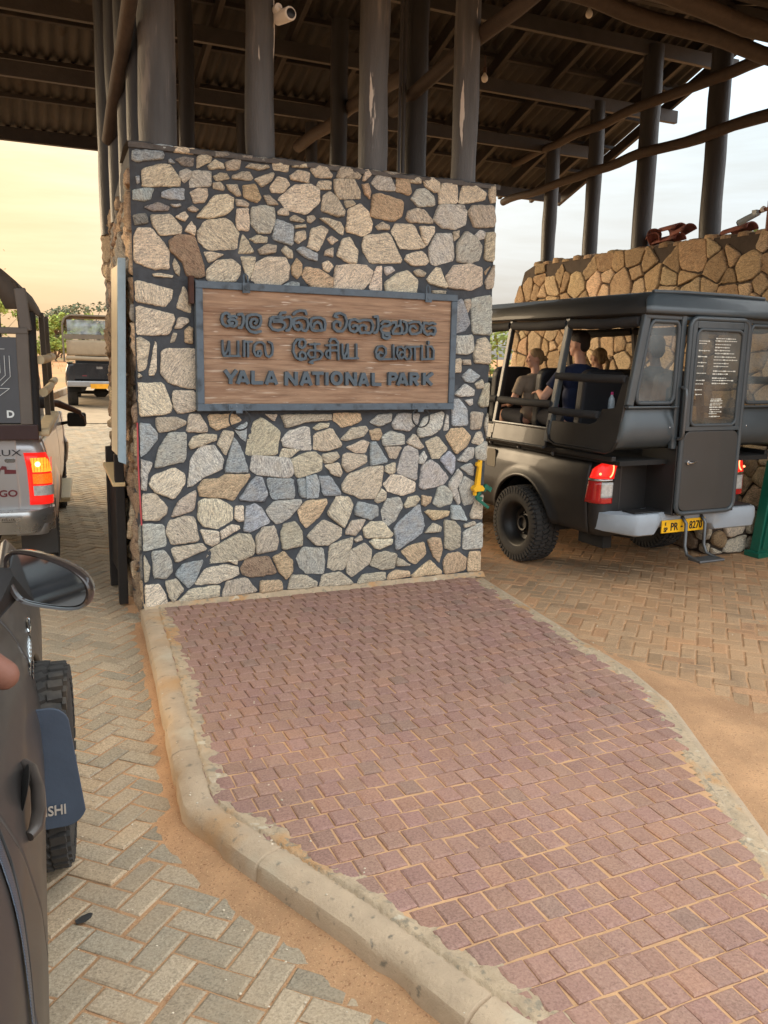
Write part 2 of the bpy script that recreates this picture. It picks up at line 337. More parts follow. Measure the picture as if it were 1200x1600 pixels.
# red running-bond setts of the island
M_red = pave_mat("red_sett", lin(136,105,95), lin(160,129,116), lin(188,150,124), dust=.3, dsc=1.6, grain=.4)
b = MB(); PX, PY = .099, .1165
for r in range(-48, 1):
    y = r*PY-.03-PY/2
    sh = (r % 2)*.5*PX+random.uniform(-.012,.012)+.012*math.sin(r*1.7)
    for c in range(-6, 34):
        x = c*PX+sh
        if y > -.07 or not inside(x, y, inner): continue
        g = random.uniform(.91,1.07); k = random.random(); col = (g, g*random.uniform(.96,1.02), g*random.uniform(.95,1.03))
        if k < .04: col = (g*.88, g*.95, g*.95)
        elif k < .12: col = (g*1.08, g*1.02, g*.94)
        paver(b, x+random.uniform(-.003,.003), y+random.uniform(-.003,.003), random.gauss(0,.014), PX-.0085, PY-.0095, H-.03, H+random.gauss(.001,.0014), col, bev=.006, jit=.0022)
tag(b.build("island_paving", M_red, fix=False), kind="structure")
# sand bed of the island with the mortar haunching against the kerb
M_bed = mat("joint_sand", lin(200,158,118), rough=.95, var=.16, vs=4, bump=.5, bs=160)
def bedgrid(name, x0, x1, y0, y1, st, f, keep, m):
    nx, ny = int((x1-x0)/st)+1, int((y1-y0)/st)+1; idx = {}; vs = []; fs = []
    for i in range(nx):
        for j in range(ny):
            x, y = x0+i*st, y0+j*st
            if keep(x, y): idx[i, j] = len(vs); vs.append((x, y, f(x, y)))
    for (i, j) in idx:
        q = [(i,j),(i+1,j),(i+1,j+1),(i,j+1)]
        if all(a in idx for a in q): fs.append(tuple(idx[a] for a in q))
    b = MB(); b.add(vs, fs); return b.build(name, m, smooth=70, fix=False)
tag(bedgrid("island_sand", -.3, 3.0, -5.3, 0, .03, lambda x, y: H-.0085+.0025*nz(x,y,0,6)+.0018*nz(x,y,4,25) - .005*min(1, max(0, (y+3.0)/1.6))+.0015, lambda x, y: inside(x, y, inner2), M_bed), kind="structure")
M_mort = mat("rough_mortar", lin(188,166,138), rough=.95, var=.2, vs=9, bump=1, bs=80, spots=[(lin(192,150,106), 4.5, .54, .12), (lin(150,138,118), 30, .56, .1), (lin(205,192,168), 12, .64, .06)])
EDG = KL+NOSE+KR[::-1]
def mortf(x, y):
    d = dpoly(x, y, EDG); w = .195+.065*nz(x, y, 2, 3.2)+.035*nz(x, y, 7, 14)+.02*nz(x, y, 8, 34)
    if x > 1.3: w -= .05
    e = max(-1, min(1, (w-d)/.05))
    if d < .125: return H-.016-.05*max(0, .105-d)
    return H-.004+.0105*e+.006*nz(x, y, 3, 22)+.003*nz(x, y, 5, 60)
QM = offset_poly(ISLX, sg*.045)
tag(bedgrid("mortar_haunching", -.3, 3.0, -5.3, 0, .014, mortf, lambda x, y: inside(x, y, QM) and dpoly(x, y, EDG) < .36, M_mort), kind="structure")
# mortar fillet at the foot of the wall
b = MB(); vs = []
for i in range(120):
    x = -.0+2.92*i/119; w = .045+.02*nz(x*7, 0, 1); 
    vs += [(x, -.005, H+.035+.01*nz(x*9,3,0)), (x, -w*.5, H+.016+.006*nz(x*12,1,1)), (x, -w, H-.004)]
b.add(vs, [(i*3+j, i*3+j+1, i*3+j+4, i*3+j+3) for i in range(119) for j in range(2)])
tag(b.build("mortar_fillet", M_mort, smooth=60), kind="structure")

# herringbone lanes
def herring(name, keep, m, x0, x1, y0, y1, W=.1055, ang=R(45), zf=lambda x, y: 0., cf=None, ph=(0,0)):
    b = MB(); ca, sa = math.cos(ang), math.sin(ang); cx, cy = (x0+x1)/2+ph[0], (y0+y1)/2+ph[1]; N = int(math.hypot(x1-x0, y1-y0)/2/W)+2
    for i in range(-N, N):
        for j in range(-N, N):
            k = (i-j) % 4
            if k == 0: u, v, rot = i+1., j+.5, 0
            elif k == 3: u, v, rot = i+.5, j+1., math.pi/2
            else: continue
            u *= W; v *= W; x, y = cx+u*ca-v*sa, cy+u*sa+v*ca
            if not (x0 < x < x1 and y0 < y < y1) or not keep(x, y): continue
            z = zf(x, y)+random.gauss(0,.0016)
            g = random.uniform(.82,1.12); col = cf(x, y, g) if cf else (g, g, g)
            paver(b, x, y, ang+rot+random.gauss(0,.012), 2*W-.009, W-.009, z-.035, z, col, bev=.0065, jit=.002)
    return tag(b.build(name, m, fix=False), kind="structure")
M_grey = pave_mat("grey_paver", lin(150,136,116), lin(184,168,146), lin(190,164,132), bump=.8, dust=.75, dsc=1.3, grain=.6)
M_brown = pave_mat("brown_paver", lin(156,128,100), lin(182,152,120), lin(200,154,112), bump=.5, dust=.85, dsc=.7, stain=.55, grain=.5)
def lane_right(y): return -.02+.075*y+.004*y*y if y > 0 else -.02
def keepL(x, y):
    if y < 0.05: 
        return x < .6 and not inside(x, y, ISL) if y > -5.6 else x < 3
    return lane_x(y)-1.6 < x < lane_right(y)+.25 and not (0 < x < 2.9 and 0 < y < 1.75)
def colL(x, y, g):
    k = random.random()
    if k < .16: return (g*.80, g*.84, g*.86)
    if k < .26: return (g*.9, g*.92, g*.92)
    if k < .42: return (g*1.06, g*1.0, g*.93)
    return (g, g*.99, g*.97)
herring("left_lane_paving", keepL, M_grey, -3.3, 3.4, -6.6, 15.0, cf=colL, zf=gz, ph=(.03,.02))
def colR(x, y, g):
    k = random.random()
    if k < .15: return (g*.85, g*.86, g*.86)
    if k < .3: return (g*1.1, g*.95, g*.88)
    return (g, g, g)
herring("right_lane_paving", lambda x, y: x > 1.2 and not inside(x, y, ISL) and not (x < 2.93 and y > 0), M_brown, 1.2, 6.72, -6.4, 4.5, cf=colR, zf=gz, ph=(.02,.05))
KLs = KL[1:]
QK = offset_poly(ISL, sg*.08)
def sandL(x, y):
    z = gz(x, y)-.0075+.003*nz(x, y, 0, 5)+.0025*max(0, nz(x, y, 2, 1.3))
    if y < .3:
        d = dpoly(x, y, KL); a = .09 if y < -2.75 else .045
        n = .35*nz(x, y, 3, 5)+.2*nz(x, y, 9, 17); k = math.exp(-(d/(a*(1+n)))**2) if d < .8 else 0
        z += (.034 if y < -2.7 else .017)*k
    elif x > lane_right(y)-.5:
        d = abs(lane_right(y)+.1-x); z += .03*math.exp(-(d/(.16+.06*nz(x,y,1,3)))**2)
    return z+.0016*nz(x, y, 6, 40)
tag(bedgrid("left_lane_sand", -3.3, 2.6, -6.5, 15.0, .035, sandL, lambda x, y: keepL(x, y) or (y <= .05 and x < .6 and not inside(x, y, QK)) or (y > 0 and lane_x(y)-1.9 < x < lane_right(y)+.6) and not (x > .05 and 0 < y < 1.7), M_sand), kind="structure")
def sandR(x, y):
    d = dpoly(x, y, KR); z = gz(x, y)-.0062+.003*nz(x, y, 0, 4)
    n = .3*nz(x, y, 3, 3)+.12*nz(x, y, 9, 12)
    a = .10+.42*math.exp(-((y+3.35)/1.05)**2); z += .03*math.exp(-(d/(a*(1+n)))**2)
    z += .012*max(0, nz(x, y, 5, .55)+.12)*.6
    dw = abs(6.69-x); z += .03*math.exp(-(dw/.3)**2)
    return z+.0016*nz(x, y, 6, 40)
tag(bedgrid("right_lane_sand", 1.2, 6.7, -6.2, 4.5, .035, sandR, lambda x, y: not inside(x, y, offset_poly(ISL, sg*.03)) and not (x < 2.9 and y > 0), M_sand), kind="structure")
# the far end of the left lane: a dusty paved strip that bends right
b = MB()
vs = []; Y_ = [14.8+.6*i for i in range(62)]
for y in Y_:
    c = lane_x(y)
    for u in (-1.7,-1.45,-.7,0,.7,1.6,1.95): vs.append((c+u, y, gz(c, y)+(.012 if abs(u) < 1.65 else -.03)+.01*nz(c+u,y,0,1.3)))
b.add(vs, [(i*7+j, i*7+j+1, i*7+j+8, i*7+j+7) for i in range(61) for j in range(6)])
tag(b.build("far_lane", mat("dusty_lane", lin(172,150,122), rough=.95, var=.18, vs=2.2, bump=.5, bs=12), smooth=60), kind="structure")
b = MB()
for side, col in ((-1.85, 1),):
    for i in range(34):
        y = 8+1.05*i; c = lane_x(y)+side; c2 = lane_x(y+1)+side
        b.beam((c, y, gz(c, y)+.05), (c2, y+.99, gz(c, y+1)+.05), .16, .22)
tag(b.build("far_kerb", M_kerb, bevel=.02), kind="structure")
STONES = """w 309,3419 440,3416 450,3373 422,3361 307,3359
b 35,3342 216,3357 231,3333 220,3306 54,3272 31,3285
b 153,3406 293,3417 301,3389 275,3376 154,3368
g 42,3393 126,3400 129,3376 44,3366
w 93,3225 208,3268 273,3268 336,3182 330,3145 93,3115
d 312,3316 378,3339 435,3334 432,3282 360,3277
t 467,3354 540,3374 567,3354 556,3326 459,3274
b 263,3305 279,3312 306,3286 268,3285
g 337,3235 387,3263 418,3243 408,3200 369,3167 336,3193
b 27,3084 112,3106 155,3102 134,3037 99,3022 23,3027
b 219,3087 280,3119 360,3124 361,3053 256,3048 213,3060
g 407,3174 433,3250 549,3257 551,3161 412,3142
t 412,3105 462,3137 524,3137 531,3095 506,3050 438,3038
t 538,3293 584,3340 646,3320 651,3289 549,3273
t 663,3333 727,3359 771,3355 761,3295 674,3278
t 810,3316 843,3344 973,3344 982,3329 907,3303
d 585,3398 670,3400 727,3393 692,3368 590,3357
d 739,3389 855,3397 855,3375 773,3371
d 878,3394 973,3393 967,3366 884,3367
t 1009,3397 1111,3403 1129,3372 1123,3316 1014,3321
t 571,3227 622,3259 668,3258 688,3223 599,3203
t 714,3247 784,3283 836,3281 856,3245 842,3228 714,3226
t 871,3241 1002,3298 1020,3284 1002,3244 930,3193
t 1166,3381 1264,3386 1276,3360 1160,3353
t 1141,3291 1196,3333 1283,3327 1283,3255 1147,3264
w 990,3198 1044,3270 1105,3265 1135,3229 1086,3169 1002,3161
w 1062,3122 1172,3222 1289,3242 1355,3212 1360,3127 1265,3037 1117,3060
t 570,3184 621,3197 655,3166 644,3138 575,3147
t 667,3183 742,3188 770,3117 741,3112 684,3147
o 792,3185 877,3204 918,3120 888,3079 794,3109
t 735,3087 782,3091 826,3068 817,3043 741,3049
w 459,2949 580,3094 666,3113 712,3090 705,3024 653,2976 549,2946
t 942,3133 978,3142 1050,3082 971,3070
t 393,3002 426,3019 462,2998 448,2978 398,2981
w 740,3016 822,3032 827,2886 745,2880 733,2928
g 852,3037 941,3062 1013,3046 1017,2951 983,2881 898,2875 849,2927
t 1046,3032 1074,3059 1127,3052 1129,3011 1050,3010
t 1141,2995 1172,3020 1253,2987 1228,2971 1148,2975
b 1037,2975 1160,2940 1156,2804 1007,2838
t 1179,2944 1259,2959 1262,2935 1179,2925
t 1185,2897 1253,2913 1260,2857 1204,2819 1173,2839
w 139,2928 270,2942 340,2864 333,2826 201,2802 153,2860
w 303,2936 370,2974 391,2943 368,2909
w 367,2845 413,2913 444,2872 434,2820
w 462,2841 515,2921 664,2944 739,2863 720,2751 534,2732 467,2788
w 22,2776 50,2826 131,2837 242,2707 239,2588 140,2582 1,2616
n 260,2756 322,2807 433,2801 486,2625 491,2553 451,2540 372,2547 340,2637 269,2698
t 749,2725 779,2849 815,2813 862,2732 755,2717
t 832,2825 886,2854 964,2846 958,2810 874,2797
t 898,2757 970,2800 1031,2789 1025,2744 921,2720
t 1074,2758 1105,2794 1154,2764 1160,2713 1123,2710
b 1191,2772 1241,2798 1353,2755 1348,2704 1257,2721
w 499,2708 557,2715 637,2701 567,2657 533,2641
t 273,2612 290,2651 322,2598 321,2538 293,2553
w 139,2539 194,2547 271,2535 265,2519 149,2523
w 525,2528 520,2583 590,2653 695,2669 748,2630 753,2569 717,2522 542,2512
w 766,2693 873,2694 861,2614 818,2527 795,2588
w 850,2546 885,2650 958,2699 1092,2706 1127,2642 1117,2561 1043,2508 872,2524
o 1154,2655 1191,2705 1232,2671 1229,2602 1192,2565 1152,2597
b 1086,2513 1154,2545 1211,2537 1211,2502 1092,2502
w 2,2472 40,2485 268,2437 256,2381 210,2319 -8,2348
w -25,2314 264,2266 274,2233 233,2126 105,2120 -37,2124
t 299,2339 347,2468 396,2377 394,2282 299,2312
t 279,2172 309,2251 376,2243 382,2220 318,2168
o 346,2152 381,2187 409,2177 405,2069 350,2073
t 242,2071 272,2139 297,2134 276,2072
w -33,2086 38,2098 101,2062 70,1888 20,1865 -34,1876
w 88,1844 136,2068 149,2057 145,1889 124,1839
w 190,2002 224,2020 423,2024 418,1750 343,1755 230,1789 175,1856
w -57,1842 20,1854 41,1832 -36,1820
d 16,2922 102,2940 116,2878 30,2856
d 98,2982 185,3021 260,2996 249,2969 151,2960
g 272,3013 338,3024 343,3009 293,2994
b 40,3173 62,3181 66,3140 49,3128
t 1297,3350 1350,3385 1417,3380 1465,3325 1452,3306 1344,3301
t 1506,3318 1532,3393 1628,3406 1696,3349 1685,3324 1533,3312
d 1430,3412 1532,3417 1546,3400 1478,3387
t 1713,3320 1733,3408 1761,3405 1783,3364 1734,3313
d 1649,3417 1711,3427 1712,3393 1670,3389
d 1796,3421 1859,3431 1865,3387 1796,3384
d 1888,3424 2083,3420 2040,3400 1954,3372 1903,3389
t 1344,3247 1364,3276 1459,3283 1459,3228 1358,3213
t 1492,3298 1637,3313 1690,3232 1690,3185 1521,3167 1490,3243
o 1714,3284 1763,3294 1785,3241 1772,3190 1736,3224
g 1791,3303 1832,3359 1940,3362 1985,3291 1978,3266 1842,3259
o 2004,3374 2099,3378 2108,3322 2125,3267 2103,3246 2044,3259 2000,3262
t 2107,3378 2194,3412 2215,3377 2207,3338 2122,3342
w 2233,3360 2307,3408 2376,3361 2364,3296 2334,3287 2249,3323
w 2371,3297 2399,3357 2522,3375 2536,3228 2375,3207
w 2556,3236 2585,3356 2653,3399 2792,3324 2778,3270 2590,3227
t 2829,3380 2884,3405 2895,3267 2852,3257 2824,3313
g 2133,3224 2176,3291 2250,3308 2320,3254 2330,3190 2195,3166
t 1386,3070 1399,3168 1453,3204 1508,3166 1566,3086 1557,3048 1509,3038
t 1563,3153 1632,3168 1660,3137 1584,3102
o 1789,3068 1807,3212 1857,3229 2046,3190 2041,3089 1977,3046 1846,3054
w 1593,2940 1605,3089 1702,3135 1760,3090 1797,3006 1784,2955 1720,2915
t 1272,3018 1319,3028 1339,3005 1299,2972 1272,2982
t 1380,3009 1414,3018 1537,2997 1565,2950 1559,2912 1524,2916 1455,2966
t 1833,2990 1883,3028 1941,3005 1942,2973 1848,2970
w 2093,3074 2107,3126 2180,3152 2240,3144 2316,3073 2312,3054 2124,3045
g 2341,3082 2383,3195 2591,3207 2621,3164 2613,3071 2521,3025 2412,3032
t 2648,3166 2685,3215 2869,3232 2899,3121 2877,3073 2709,3055
w 1972,2956 2007,3016 2147,3021 2249,2874 2235,2860 2130,2846 2048,2847
w 2211,3020 2335,3026 2337,2984 2272,2878 2232,2938
g 2296,2851 2353,2966 2492,2977 2515,2787 2361,2737 2322,2748
t 2509,3004 2568,3015 2563,2962 2522,2933
g 2554,2909 2632,3010 2729,2961 2777,2904 2753,2802 2674,2773 2562,2783
g 2712,2993 2758,3033 2810,3021 2801,2973 2746,2956
t 2816,3008 2904,3025 2919,2806 2814,2813
w 1280,2806 1306,2930 1387,2954 1435,2928 1361,2777 1273,2805
t 1429,2865 1463,2893 1518,2866 1470,2829
w 1409,2747 1422,2785 1481,2807 1478,2739
w 1512,2754 1566,2876 1615,2885 1680,2796 1667,2707 1611,2710
w 1729,2850 1749,2908 1935,2941 2043,2756 2029,2736 1796,2721 1737,2800
w 2088,2759 2116,2800 2236,2834 2296,2760 2269,2732 2149,2718
w 2289,2621 2362,2711 2401,2707 2469,2577 2453,2563 2320,2590
w 2466,2651 2533,2735 2675,2757 2781,2730 2782,2601 2684,2561 2492,2572
t 2826,2630 2909,2771 2927,2588 2846,2576
o 2814,2711 2869,2755 2824,2682
w 1396,2690 1437,2711 1486,2671 1445,2624 1403,2647
o 1238,2581 1267,2651 1376,2639 1473,2582 1473,2513 1322,2501
w 1494,2520 1513,2672 1639,2693 1746,2689 1804,2652 1777,2573 1713,2506 1494,2501
w 1785,2535 1840,2679 1883,2688 1887,2508 1800,2510
g 1905,2690 1971,2698 2001,2670 1928,2627
w 1922,2575 2031,2652 2105,2672 2197,2609 2185,2510 1939,2504
t 2165,2673 2210,2695 2272,2666 2257,2639 2196,2638
t 2338,2537 2462,2537 2455,2514 2346,2511
t 2632,2471 2687,2487 2703,2433 2668,2370 2643,2403
g 2700,2481 2894,2520 2935,2209 2724,2213
b 2556,2454 2615,2477 2696,2295 2650,2232 2555,2208
g 2568,2178 2725,2192 2743,2067 2683,2035 2574,2043
t 2745,2026 2776,2152 2849,2175 2927,2114 2923,1965 2760,1973
t 2564,1991 2624,2002 2629,1887 2556,1886
b 2642,1856 2713,1920 2815,1857 2743,1803 2669,1814
t 2636,1992 2710,1993 2724,1951 2650,1950
t 2768,1793 2841,1836 2870,1761 2795,1750
g 2576,1707 2670,1792 2763,1743 2757,1693 2625,1686
g 2676,1658 2749,1668 2752,1622 2727,1610
b 2558,1658 2626,1662 2704,1579 2710,1450 2562,1445
t 2738,1557 2855,1549 2837,1412 2745,1413
t 2809,1636 2868,1794 2927,1794 2928,1607 2844,1600
t 2877,1447 2923,1549 2933,1359 2907,1352
o 2509,1352 2555,1416 2670,1421 2743,1348 2709,1276 2613,1206
t 2758,1297 2805,1383 2846,1390 2875,1316 2844,1273
o 1498,1500 1505,1557 1715,1555 1731,1497 1658,1464 1571,1445
g 1813,1482 1879,1543 1999,1549 1993,1487 1896,1447
g 2009,1466 2061,1549 2247,1547 2233,1470 2157,1408 2033,1424
g 2243,1407 2295,1512 2452,1559 2477,1545 2457,1425 2379,1369 2261,1354
g 2482,1403 2501,1538 2526,1530 2531,1409
t 1328,1442 1384,1481 1463,1477 1456,1447 1357,1426
t 1336,1389 1484,1437 1565,1310 1551,1290 1429,1259 1336,1275
t 1565,1351 1644,1434 1769,1452 1792,1421 1748,1367 1616,1336
o 1804,1414 1896,1431 1920,1385 1891,1337 1830,1341
w 1609,1282 1748,1340 1808,1318 1773,1236 1691,1238
b 1816,1318 1869,1317 1978,1160 1820,1131
g 1920,1364 2003,1407 2119,1374 2117,1297 1937,1287
t 1945,1280 2099,1276 2047,1179 1993,1188
t 2137,1311 2213,1379 2303,1271 2264,1251
t 2317,1314 2428,1354 2521,1252 2443,1175 2386,1172
t 1408,1233 1523,1250 1545,1208 1487,1162 1423,1164
t 1581,1221 1617,1240 1780,1215 1782,1160 1620,1082 1578,1139
g 2058,1073 2122,1269 2161,1282 2248,1244 2240,995
g 2258,1187 2304,1236 2338,1185 2300,1126 2260,1137
b 2459,1160 2546,1229 2601,1177 2599,1075 2571,1032
g 2624,1147 2727,1254 2786,1252 2781,1172 2715,1137
g 2794,1245 2868,1294 2927,1300 2927,1138 2815,1156
t 1956,1126 2043,1151 2042,1067 1996,1054 1953,1077
w 1430,1144 1545,1167 1575,1084 1554,1050 1488,1074
w 1584,987 1635,1061 1812,1117 1931,1116 1907,945 1863,862 1742,868 1592,931
w 1945,972 2012,1047 2105,1036 2225,974 2223,902 2110,871 1984,913
g 2274,943 2292,1108 2371,1155 2437,1117 2539,1004 2492,948 2315,915
b 1274,1061 1352,1072 1381,1010 1377,893 1275,892
b 1380,1057 1474,1054 1563,926 1556,898 1418,905
t 1863,841 1922,937 1969,900 1963,843 1894,818
g 2659,1088 2758,1121 2794,1083 2789,1009 2737,1026
g 2549,945 2635,1067 2684,1021 2626,898 2672,792 2648,771 2598,840
g 2649,941 2705,1005 2800,950 2827,844 2783,771 2707,760 2660,867
g 2408,791 2452,921 2517,935 2590,870 2581,782 2467,751
t 2136,791 2173,854 2252,864 2278,827 2239,778 2152,761
o 2301,862 2390,843 2383,800 2336,768 2303,782
t 1455,751 1534,892 1637,873 1675,808 1603,640 1581,645
b 1691,772 1720,838 1895,790 1897,711 1828,682 1699,730
g 1927,752 1971,843 2087,851 2116,778 2053,666 1991,626 1944,672
o 2330,715 2369,734 2559,716 2549,672 2413,644
b 2582,760 2674,755 2747,623 2587,640
t 2770,667 2815,800 2890,841 2892,629 2789,636
t 1283,581 1419,704 1574,625 1567,561 1465,498 1363,506
t 1612,580 1662,682 1783,689 1746,613 1702,556
w 1769,612 1836,662 1944,658 2032,551 2009,523 1793,531
b 2054,608 2271,784 2325,605 2295,533 2091,415 2075,431
t 2336,538 2414,621 2498,579 2483,535
t 2715,587 2816,611 2843,579 2725,557
t 2524,629 2621,616 2682,552 2681,393 2598,369 2533,397
g 2712,376 2718,519 2894,591 2905,361 2750,365
t 1687,525 1747,556 1763,519 1703,502
w 1824,500 1870,519 2033,507 2027,464 1918,428 1872,439
t 1459,314 1480,490 1672,540 1666,476 1601,288 1511,288
t 1630,350 1659,434 1779,485 1844,420 1828,319 1677,216 1628,257
w 2123,391 2186,430 2330,457 2347,351 2255,276 2206,295
w 2362,469 2419,487 2493,475 2511,368 2484,272 2424,330
t 1836,304 1888,387 1965,403 2073,373 2055,256 1938,251
t 2070,307 2093,342 2215,265 2079,266
o 2526,269 2565,334 2666,344 2745,289 2741,182 2547,161
o 2771,272 2785,339 2893,331 2894,161 2768,164
o 2226,174 2321,248 2393,295 2504,187 2497,165 2234,158
t 1995,158 2017,215 2080,236 2192,215 2202,169
t 1724,154 1768,223 1970,227 1974,160 1739,149
t 1394,156 1423,253 1571,262 1678,165 1663,148
w -44,1742 -16,1776 184,1777 237,1629 230,1577 178,1560 -50,1551
t 250,1692 262,1726 412,1726 415,1587 292,1565 259,1606
t 129,1486 138,1535 269,1539 340,1506 337,1483 255,1444 152,1428
t 347,1430 367,1553 443,1558 500,1463 494,1428
o 508,1540 526,1557 706,1556 754,1507 571,1438 524,1475
b -41,1494 86,1483 135,1423 130,1376 58,1285 -43,1259
g 117,1173 143,1306 220,1421 341,1419 331,1219
w 363,1336 393,1394 476,1414 565,1405 558,1361 379,1303
t 570,1337 619,1432 698,1424 691,1377 641,1258 629,1258
b 704,1442 803,1501 789,1344 752,1375
t 794,1253 814,1386 852,1488 914,1524 1053,1425 1027,1247
t 940,1554 1040,1553 1015,1498
t 1078,1550 1467,1549 1468,1502 1272,1489 1117,1448
g 1072,1357 1142,1429 1272,1452 1293,1445 1310,1274 1221,1276 1091,1307
g 350,1028 378,1229 450,1316 546,1320 610,1222 597,1144 470,1095 386,1032
b 627,1125 697,1376 752,1303 809,1118 713,1116
w 1052,1221 1078,1289 1221,1276 1143,1219 1091,1214
g 837,1191 850,1239 1130,1213 1162,1093 1117,1059 887,1091 831,1130
t 1149,1200 1273,1250 1347,1253 1401,1201 1396,1109 1274,1073 1195,1060
g -45,1208 -11,1232 95,1203 58,1111 44,1012 -46,1022
w 73,1051 98,1109 248,1165 323,1112 321,1047 243,937 117,991
o 427,1012 470,1071 578,1072 627,1101 818,1093 679,902 612,930 443,945
b 735,906 824,1031 874,1076 918,1065 956,938 923,884
b 956,1057 1162,1049 1176,928 1162,893 994,899
b 1195,1041 1266,1046 1269,891 1222,907
w -42,975 105,979 189,880 182,832 123,782 -48,792
t 222,800 277,917 397,992 406,965 388,845
w 425,903 467,919 575,914 673,853 678,754 560,693 463,718 422,769
w 703,852 766,855 768,736 727,736 696,765
b 770,660 791,847 860,862 910,828 974,717 820,651
g 949,813 1013,873 1222,881 1228,849 1130,739 1032,694 974,761
o 1206,796 1275,864 1430,872 1442,840 1383,740 1276,653 1233,707
t 184,699 209,770 322,800 386,784 419,610 217,594
g -26,749 19,756 156,744 176,591 -21,560 -33,618
w 433,689 572,667 577,586 521,559 473,581
w 590,672 671,714 733,701 733,676 593,604
t 483,456 508,529 720,632 808,626 847,541 832,466 743,429 494,428
t 864,603 922,676 1012,680 1045,565 1025,489 870,473
t 1064,628 1091,690 1182,704 1238,616 1239,512 1077,492
t 216,564 437,584 478,537 249,453
g 76,544 163,546 202,491 218,391 169,337 82,352
t -22,515 23,512 55,430 41,334 -29,322
b 240,359 302,434 452,452 382,290 333,244
w 394,276 469,382 617,401 711,374 719,316 553,261 406,265
w 630,438 717,437 711,393
n 742,359 781,432 960,443 1024,302 830,284 754,319
o 999,421 1090,471 1163,388 1157,296 1110,242 1051,306
t 162,310 251,320 299,235 217,143 189,183
w -18,290 121,292 165,198 175,129 -23,116
t 253,139 357,235 571,244 564,158
t 595,168 628,267 779,285 868,166 601,148
o 894,151 901,248 1064,239 1077,159
t 1123,157 1157,270 1277,259 1365,198 1365,161 1278,153
g 1196,411 1250,488 1412,470 1429,368 1414,268 1277,280 1223,333"""
